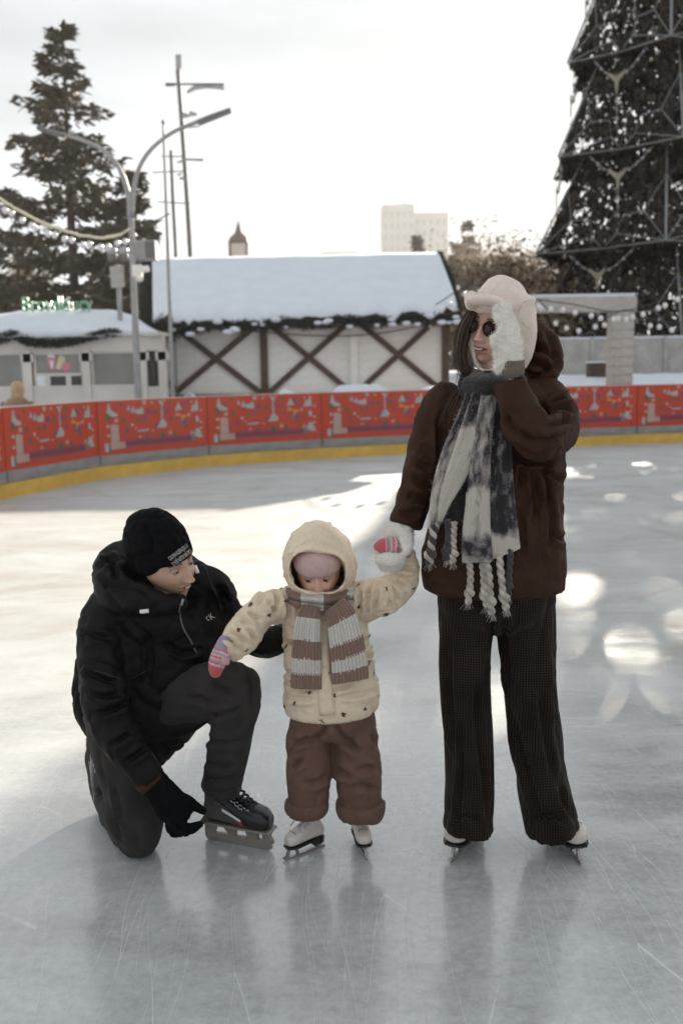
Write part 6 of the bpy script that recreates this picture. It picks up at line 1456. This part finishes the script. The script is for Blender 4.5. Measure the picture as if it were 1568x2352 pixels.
def check_mat():
    m, nt, bs = nodes_of('brown_houndstooth'); L = nt.links; tc = nd(nt, 'TexCoord'); sp = nd(nt, 'SeparateXYZ'); w = nd(nt, 'TexNoise'); w.inputs['Scale'].default_value = 9; L.new(tc.outputs['Object'], w.inputs[0])
    wa = nd(nt, 'VectorMath', operation='MULTIPLY_ADD'); wa.inputs[1].default_value = (.018, .018, .018); L.new(w.outputs['Color'], wa.inputs[0]); L.new(tc.outputs['Object'], wa.inputs[2]); L.new(wa.outputs[0], sp.inputs[0])
    def wave(o_):
        a = nd(nt, 'Math', operation='MULTIPLY'); a.inputs[1].default_value = 2 * math.pi / .0078; L.new(o_, a.inputs[0]); s_ = nd(nt, 'Math', operation='SINE'); L.new(a.outputs[0], s_.inputs[0]); g = nd(nt, 'MapRange'); g.inputs[1].default_value = -.2; g.inputs[2].default_value = .5; L.new(s_.outputs[0], g.inputs[0]); return g.outputs[0]
    mu = nd(nt, 'Math', operation='MULTIPLY'); L.new(wave(sp.outputs[0]), mu.inputs[0]); L.new(wave(sp.outputs[2]), mu.inputs[1])
    n = nd(nt, 'TexNoise'); n.inputs['Scale'].default_value = 14; L.new(tc.outputs['Object'], n.inputs[0]); n.inputs['Detail'].default_value = 4
    r = nd(nt, 'MapRange'); r.inputs[1].default_value = .3; r.inputs[2].default_value = .7; r.inputs[3].default_value = .7; r.inputs[4].default_value = 1.3; L.new(n.outputs[0], r.inputs[0])
    mx = nd(nt, 'Mix', data_type='RGBA'); L.new(mu.outputs[0], mx.inputs[0]); mx.inputs[6].default_value = (.0095, .0064, .0048, 1); mx.inputs[7].default_value = (.047, .030, .021, 1)
    s_ = nd(nt, 'VectorMath', operation='SCALE'); L.new(mx.outputs[2], s_.inputs[0]); L.new(r.outputs[0], s_.inputs['Scale']); L.new(s_.outputs[0], bs.inputs['Base Color'])
    bs.inputs['Roughness'].default_value = .9; bs.inputs['Specular IOR Level'].default_value = .12; bs.inputs['Sheen Weight'].default_value = .06
    bp = nd(nt, 'Bump'); bp.inputs['Distance'].default_value = .0008; L.new(mu.outputs[0], bp.inputs['Height']); L.new(bp.outputs[0], bs.inputs['Normal']); return m
M['check'] = check_mat()
cloth('trousers', wt, M['check'], wom, .0085, 2, folds(.005, 5, (1.6, 1.6, .35), 33), [[(1090, 1560), (1096, 1680), (1113, 1816), (1124, 1905)], [(1030, 1450), (1034, 1600), (1042, 1760)], [(1056, 1650), (1060, 1760), (1052, 1880)], [(1282, 1500), (1278, 1600), (1285, 1680)],
    [(1178, 1640), (1195, 1730), (1213, 1790), (1250, 1900)], [(1240, 1560), (1250, 1680), (1275, 1800)], [(1284, 1800), (1300, 1850), (1322, 1885)], [(1150, 1400), (1160, 1500), (1172, 1600)], [(1040, 1880), (1075, 1872), (1100, 1890)], [(1225, 1880), (1260, 1872), (1300, 1890)], [(1128, 1400), (1130, 1460), (1132, 1520)]], .009, .015)
k = .875; hm = head_matrix((.86, -.46, -.2), (-.46, -.87, .03), P(1107, 748, 2.855), k)
hd = head(hm, k, female=True, smile=1., skin=(.62, .40, .315), brow=(.06, .035, .025))
wbody = body_with_head(wom, [[(1150, 920, 2.98, 90, .6), (1146, 1100, 2.97, 100, .6), (1140, 1350, 2.95, 110, .65)], [(1040, 930, 2.98, 20), (974, 1080, 2.935, 18), (932, 1205, 2.9, 14)], [(1250, 930, 2.98, 20), (1265, 985, 2.88, 20), (1235, 1000, 2.78, 20), (1170, 870, 2.735, 12)], [(1080, 1360, 2.95, 44), (1078, 1840, 2.98, 22)], [(1205, 1360, 2.95, 44), (1255, 1840, 2.98, 22)]], hd, [(1130, 830, 2.93, 36), (1140, 900, 2.97, 42)])
mouth_teeth(wbody, hm, k, .0125, -.0722, -.0838)
# hair: long brown strands on the left of the face
b = MB()
for q in range(240):
    t = q / 239; sx = random.gauss(0, 6); Yq = 2.865 + random.uniform(-.02, .04)
    pth = [(1092 + sx * .5 - 8 * t, 706 + random.uniform(0, 8), Yq), (1072 + sx - 6 * t, 745, Yq), (1060 + sx - 6 * t, 790, Yq), (1056 + sx + 6 * t, 835, Yq + .01), (1072 + sx * 1.5 + 16 * t, 865 + random.uniform(-14, 10), Yq + .01)]
    d = catmull([tuple(P(*p_)) for p_ in pth], step=.02); b.tube([Vector(p_) for p_ in d], list(np.interp(np.linspace(0, 1, len(d)), [0, .6, 1], [.0017, .0013, .0004])), 4)
for q in range(14):
    x0 = random.uniform(1050, 1100); d = catmull([tuple(P(*p_)) for p_ in [(x0, 850, 2.87), (x0 - 8, 890, 2.86), (x0 - 30 + random.uniform(-10, 10), 935, 2.86), (x0 - 45 + random.uniform(-10, 10), 985, 2.87)]], step=.02); b.tube([Vector(p_) for p_ in d], [.0011] * (len(d) - 1) + [.0004], 3)
b.build('hair', M['hair'], wbody, smooth=True)
# sunglasses
LM = lambda x, y, z: hm @ (Vector((x, y, z)) * k)
b = MB(); b.tube([LM(-.012, -.105, .006), LM(0, -.109, .009), LM(.012, -.105, .006)], .0012, 6)
for sx in (-1, 1): b.tube([LM(sx * .062, -.088, .008), LM(sx * .074, -.06, .008), LM(sx * .078, 0, .004)], .0012, 5)
gl_ = b.build('sunglasses', M['gold'], wom, smooth=True)
for sx in (-1, 1):
    b = MB(); poly = [(math.cos(a), math.sin(a)) for a in np.linspace(0, 2 * math.pi, 22)[:-1]]; vs_ = [LM(sx * .038, -.1045, -.001)]
    for x, z in poly:
        X = sx * .038 + x * .0295; vs_.append(LM(X, -.1045 + 3.2 * (abs(X) - .01) ** 2 * 2.2, -.001 + z * (.0265 + .001 * (z < 0))))
    b.add(vs_, [(0, i + 1, (i + 1) % 21 + 1) for i in range(21)]); l = b.build('lens', M['lens'], gl_, smooth=True); md = l.modifiers.new('t', 'SOLIDIFY'); md.thickness = .0018
# cap with padded peak and ear flaps
cp = MB()
loft(cp, [(1200, 846, 2.925, 9, .9), (1198, 815, 2.93, 27, 1.3), (1192, 770, 2.945, 42, 1.5), (1172, 722, 2.955, 62, 1.35), (1163, 700, 2.955, 71, 1.2), (1163, 672, 2.955, 62, 1.15), (1172, 652, 2.955, 40, 1.1)], n=36, cap0=.3, cap1=.25)
loft(cp, [(1076, 702, 2.87, 9, 1.6), (1079, 692, 2.825, 11, 2.2), (1102, 688, 2.785, 12, 2.6), (1132, 692, 2.785, 13, 2.4), (1158, 706, 2.815, 12, 1.8)], n=20, step=.006)
loft(cp, [(1100, 708, 2.86, 14, 2.), (1125, 706, 2.85, 18, 2.), (1150, 710, 2.86, 18, 2.)], n=20)
loft(cp, [(1087, 735, 2.88, 7, 1.5), (1083, 775, 2.885, 8, 1.6), (1086, 815, 2.885, 8, 1.6), (1094, 842, 2.88, 5, 1.4)], n=16)
cap_ = cloth('cap', cp, M['cap_wool'], wom, .0055, 3, folds(.002, 9, seed=44))
M['cap_seam'] = pbr('cap_seam', (.52, .40, .33), .9)
for a in (((1110, 668), (1085, 680)), ((1122, 682), (1130, 668), (1148, 650)), ((1190, 715), (1200, 695), (1220, 690), (1234, 705)), ((1196, 740), (1215, 755), (1230, 775))): seam('cap_stitch', cap_, a, 2.7, .0007, M['cap_seam'], .0004)
seam('peak_edge', cap_, [(1078, 697), (1100, 699), (1130, 703), (1150, 712)], 2.7, .0016, M['cap_seam'], .0003)
b = MB(); b.tube([P(1095, 842, 2.865), P(1108, 850, 2.85), P(1120, 852, 2.845), P(1132, 846, 2.85)], .004, 6); b.build('chin_strap', M['cap_wool'], cap_, smooth=True)
b = MB(); b.box(P(1118, 856, 2.84), (.016, .01, .012)); b.build('buckle', M['black_leather'], cap_)
# fleece mittens
wm1 = MB()
loft(wm1, [(1170, 838, 2.735, 33, .8), (1166, 812, 2.735, 34, .8), (1166, 782, 2.735, 33, .75), (1167, 748, 2.74, 26, .7), (1152, 716, 2.75, 25, .7), (1140, 703, 2.755, 16, .7)], n=30, step=.008, wr=.04, wf=14, seed=3)
loft(wm1, [(1145, 795, 2.725, 16, .9), (1136, 783, 2.72, 13, .9), (1132, 772, 2.72, 9, .9)], n=18, step=.006)
loft(wm1, [(1150, 848, 2.735, 16, 1), (1140, 838, 2.73, 12, 1)], n=14)
mit1 = cloth('mitten', wm1, M['white_fleece'], wom, .005, 2, folds(.003, 20, seed=3)); fuzz('fuzz', [mit1], M['white_fuzz'], mit1, 16000, .0045, .0006, .5, 3)
b = MB(); loft(b, [(1178, 826, 2.722, 24, .85), (1176, 858, 2.73, 26, .85)], n=60, step=.006, longw=.08, lf=22, cap0=0, cap1=0); b.build('rib_cuff', M['rib_knit'], mit1, smooth=True)
wm2 = MB()
loft(wm2, [(912, 1206, 2.90, 33, .9), (915, 1228, 2.90, 36, .8), (907, 1255, 2.905, 38, .6), (898, 1283, 2.875, 37, .75), (897, 1300, 2.865, 31, .75)], n=30, step=.008, wr=.04, wf=14, seed=9)
loft(wm2, [(925, 1222, 2.875, 22, .9), (934, 1245, 2.845, 17, .9), (933, 1264, 2.83, 13, .9), (929, 1272, 2.83, 9, .9)], n=20, step=.006)
loft(wm2, [(868, 1284, 2.85, 14, .9), (895, 1286, 2.825, 19, .9), (922, 1284, 2.84, 15, .9)], n=20, step=.006)
mit2 = cloth('mitten', wm2, M['white_fleece'], wom, .005, 2, folds(.003, 20, seed=6)); fuzz('fuzz', [mit2], M['white_fuzz'], mit2, 16000, .0045, .0006, .5, 4)
# blanket scarf
def blotch_mat():
    m, nt, bs = nodes_of('blanket_scarf'); L = nt.links; tc = nd(nt, 'TexCoord'); mp = nd(nt, 'Mapping'); mp.inputs['Scale'].default_value = (1, 1, 1); L.new(tc.outputs['UV'], mp.inputs[0])
    n = nd(nt, 'TexNoise'); n.inputs['Scale'].default_value = 1.; n.inputs['Detail'].default_value = 2; n.inputs['Distortion'].default_value = .4; L.new(mp.outputs[0], n.inputs[0])
    f = nd(nt, 'TexNoise'); f.inputs['Scale'].default_value = 180; f.inputs['Detail'].default_value = 5; L.new(tc.outputs['Object'], f.inputs[0])
    at = nd(nt, 'VertexColor'); at.layer_name = 'tone'; sx = nd(nt, 'SeparateColor'); L.new(at.outputs[0], sx.inputs[0])
    ad = nd(nt, 'Math', operation='ADD'); L.new(sx.outputs[0], ad.inputs[0]); m1 = nd(nt, 'Math', operation='MULTIPLY_ADD'); m1.inputs[1].default_value = .9; m1.inputs[2].default_value = -.51; L.new(n.outputs[0], m1.inputs[0]); L.new(m1.outputs[0], ad.inputs[1])
    m2 = nd(nt, 'Math', operation='MULTIPLY_ADD'); m2.inputs[1].default_value = .22; L.new(f.outputs[0], m2.inputs[0]); L.new(ad.outputs[0], m2.inputs[2])
    cr = nd(nt, 'ValToRGB'); e = cr.color_ramp.elements; e[0].position = .30; e[0].color = (.022, .020, .021, 1); e[1].position = .80; e[1].color = (.46, .41, .36, 1)
    x = e.new(.42); x.color = (.036, .032, .034, 1); x = e.new(.52); x.color = (.14, .125, .125, 1); x = e.new(.66); x.color = (.30, .27, .245, 1); L.new(m2.outputs[0], cr.inputs[0]); L.new(cr.outputs[0], bs.inputs['Base Color'])
    bs.inputs['Roughness'].default_value = .95; bs.inputs['Sheen Weight'].default_value = .25; bs.inputs['Specular IOR Level'].default_value = .1
    bp = nd(nt, 'Bump'); bp.inputs['Distance'].default_value = .003; L.new(f.outputs[0], bp.inputs['Height']); L.new(bp.outputs[0], bs.inputs['Normal']); return m
M['blanket'] = blotch_mat()
M['fringe_pale'] = fabric('fringe_pale', (.40, .35, .30), .95, .002, 200, .35, 40, .2); M['fringe_dark'] = fabric('fringe_dark', (.04, .036, .036), .95, .002, 200, .3, 60, .2)
def set_tone(o, stops):
    me = o.data; co, _ = get_vn(me); z = np.array([proj(p)[1] for p in co]); x = np.array([proj(p)[0] for p in co]); t = np.interp(z, [s_[0] for s_ in stops], [s_[1] for s_ in stops]); c = np.ones((len(co), 4)); c[:, 0] = t
    ca = me.color_attributes.new('tone', 'FLOAT_COLOR', 'POINT'); ca.data.foreach_set('color', c.ravel())
BL = [M['blanket']]
sc_ = ribbon('scarf', wom, [(1088, 905, 2.85, 18), (1062, 975, 2.835, 20), (1035, 1040, 2.83, 21), (1014, 1110, 2.825, 20), (1002, 1170, 2.825, 17), (994, 1215, 2.825, 13)], [(1, 0)], BL, .02, ripple=.0010); set_tone(sc_, [(900, .32), (960, .42), (1010, .45), (1080, .62), (1170, .75), (1220, .6)])
r2 = ribbon('scarf_fold', sc_, [(1106, 900, 2.835, 20), (1092, 960, 2.815, 27), (1072, 1030, 2.81, 29), (1045, 1095, 2.812, 24), (1022, 1150, 2.815, 15), (1010, 1195, 2.82, 6)], [(1, 0)], BL, .024, ripple=.0010); set_tone(r2, [(900, .30), (940, .38), (975, .5), (990, .82), (1200, .88)])
r3 = ribbon('scarf_fold', sc_, [(1085, 1000, 2.83, 22), (1062, 1080, 2.833, 32), (1047, 1150, 2.833, 32), (1038, 1205, 2.833, 28)], [(1, 0)], BL, .018, ripple=.0010); set_tone(r3, [(1000, .30), (1210, .26)])
r4 = ribbon('scarf_fold', sc_, [(1124, 895, 2.83, 19), (1113, 960, 2.81, 21), (1104, 1050, 2.80, 23), (1098, 1140, 2.80, 27), (1094, 1220, 2.80, 33), (1096, 1290, 2.80, 36)], [(1, 0)], BL, .026, ripple=.0010); set_tone(r4, [(890, .5), (950, .60), (990, .50), (1050, .56), (1110, .46), (1135, .80), (1215, .82), (1240, .45), (1262, .34), (1290, .62)])
r5 = ribbon('scarf_fold', sc_, [(1152, 905, 2.83, 20), (1150, 1000, 2.82, 24), (1148, 1100, 2.815, 30), (1150, 1200, 2.81, 38), (1160, 1272, 2.81, 36, -8)], [(1, 0)], BL, .022, ripple=.0010); set_tone(r5, [(900, .34), (1000, .34), (1130, .36), (1205, .32), (1225, .5), (1240, .80), (1280, .85)])
wr_ = MB(); loft(wr_, [(1140, 890, 3.04, 34), (1090, 886, 2.95, 34), (1082, 884, 2.89, 33), (1112, 888, 2.845, 33), (1150, 892, 2.85, 30), (1190, 880, 2.93, 26)], wr=.08, wf=16, seed=8)
loft(wr_, [(1075, 862, 2.90, 16), (1096, 868, 2.86, 20), (1125, 872, 2.845, 22), (1150, 875, 2.85, 20)], wr=.06, wf=16, seed=9)
wrp = cloth('scarf_wrap', wr_, M['blanket'], sc_, .006, 2, folds(.005, 14, seed=9)); set_tone(wrp, [(820, .52), (860, .46), (880, .38), (920, .36)]); fuzz('wrap_fuzz', [wrp], M['fringe_dark'], sc_, 5000, .008, .0006, .7, 18)
fuzz('scarf_fuzz', [sc_, r2, r4], M['fringe_pale'], sc_, 2600, .008, .0005, .7, 8, mask=lambda p: abs(noise.noise(Vector(p) * 20)) > .05)
def tassel(pts, r, Y, dark=.3):
    b = MB(); d = catmull([tuple(P(x, y, Y)) for x, y in pts], step=.004); m = len(d)
    for ph in range(2):
        pth = []
        for i, q in enumerate(d):
            t = i / (m - 1); tw = t * 2 * math.pi * 3.2 + ph * math.pi; knot = 1 + .9 * math.exp(-((t - .74) / .07) ** 2); flare = 1 + max(0, t - .8) * 1.5
            pth.append(Vector(q[:3]) + Vector((math.cos(tw), math.sin(tw), 0)) * r * .75 * knot)
        rad = [r * (1.05 + .5 * math.exp(-((i / (m - 1) - .74) / .06) ** 2)) * (1 if i < .93 * m else max(.35, 1 - (i / m - .93) * 8)) for i in range(m)]
        b.tube(pth, rad, 8, mi=1 if dark > .55 or (dark > .2 and ph and random.random() < .35) else 0)
    e_ = Vector(d[-1][:3])
    for _ in range(26): b.tube([e_ + Vector((random.gauss(0, r * .6), random.gauss(0, r * .6), .012)), e_ + Vector((random.gauss(0, r * 1.2), random.gauss(0, r), -random.uniform(.004, .022)))], .0007, 3, mi=0)
    b.build('tassel', [M['fringe_pale'], M['fringe_dark']], sc_, smooth=True)
for pts, r, dk in ((((998, 1205), (992, 1240), (988, 1270), (985, 1296)), .0105, .5), (((1028, 1195), (1030, 1230), (1026, 1262), (1024, 1288)), .009, .8), (((1042, 1200), (1040, 1232), (1040, 1265), (1038, 1294)), .009, .4),
                   (((1076, 1285), (1080, 1320), (1078, 1355), (1074, 1388)), .0085, .5), (((1106, 1285), (1110, 1320), (1112, 1365), (1118, 1395)), .009, .0), (((1116, 1288), (1122, 1330), (1124, 1375), (1128, 1412)), .0105, .0),
                   (((1146, 1275), (1150, 1320), (1156, 1365), (1162, 1402)), .0095, .3), (((1172, 1262), (1170, 1300), (1167, 1340), (1166, 1372)), .008, .6)):
    tassel(pts, r * .70, 2.80, dk)
b = MB(); b.tube([P(1071, 1130, 2.825), P(1070, 1160, 2.825)], .0022, 6); b.build('cord_tip', M['tab_white'], coat, smooth=True)
b = MB(); b.tube([P(1105, 880, 2.815), P(1110, 892, 2.81), P(1116, 882, 2.812), P(1112, 872, 2.815)], .0012, 5); b.build('zip_pull', M['eyelet'], coat)
figure_skate(wom, G(1040, 1976), G(1096, 1914), .235, (-.0, 0, 1), bows=False, hs=.84); figure_skate(wom, G(1324, 1977), G(1268, 1914), .235, (.0, 0, 1), bows=False, hs=.84)

# ---- shavings scraped off by the blades
def shavings():
    b = MB(); rs = random.Random(3); cs = [G(690, 1965), G(838, 1962), G(1045, 1972), G(1322, 1972), G(550, 1945), G(325, 1968)]
    def flake(x, y, s_):
        a = rs.random() * 6.28; c, q = math.cos(a) * s_, math.sin(a) * s_; h = s_ * rs.uniform(.3, .8)
        b.add([(x - c, y - q, .0005), (x + c, y + q, .0005), (x - q * .6, y + c * .6, .0005), (x, y, h)], [(0, 1, 3), (1, 2, 3), (2, 0, 3)])
    for c in cs:
        for _ in range(150): flake(c.x + rs.gauss(0, .09), c.y + rs.gauss(0, .07), rs.uniform(.0008, .0028))
    for _ in range(14):
        x, y, a, k_ = rs.uniform(-1.6, 1.8), rs.uniform(2.2, 5.5), rs.uniform(0, 6.28), rs.uniform(-.6, .6)
        for i in range(60): a += k_ * .02; x += math.cos(a) * .018; y += math.sin(a) * .018; flake(x + rs.gauss(0, .006), y + rs.gauss(0, .006), rs.uniform(.0008, .0026))
    o = b.build('ice_shavings', M['snow']); tag(o, 'tiny white ice shavings scattered round the skates', 'snow', kind='stuff')
shavings()
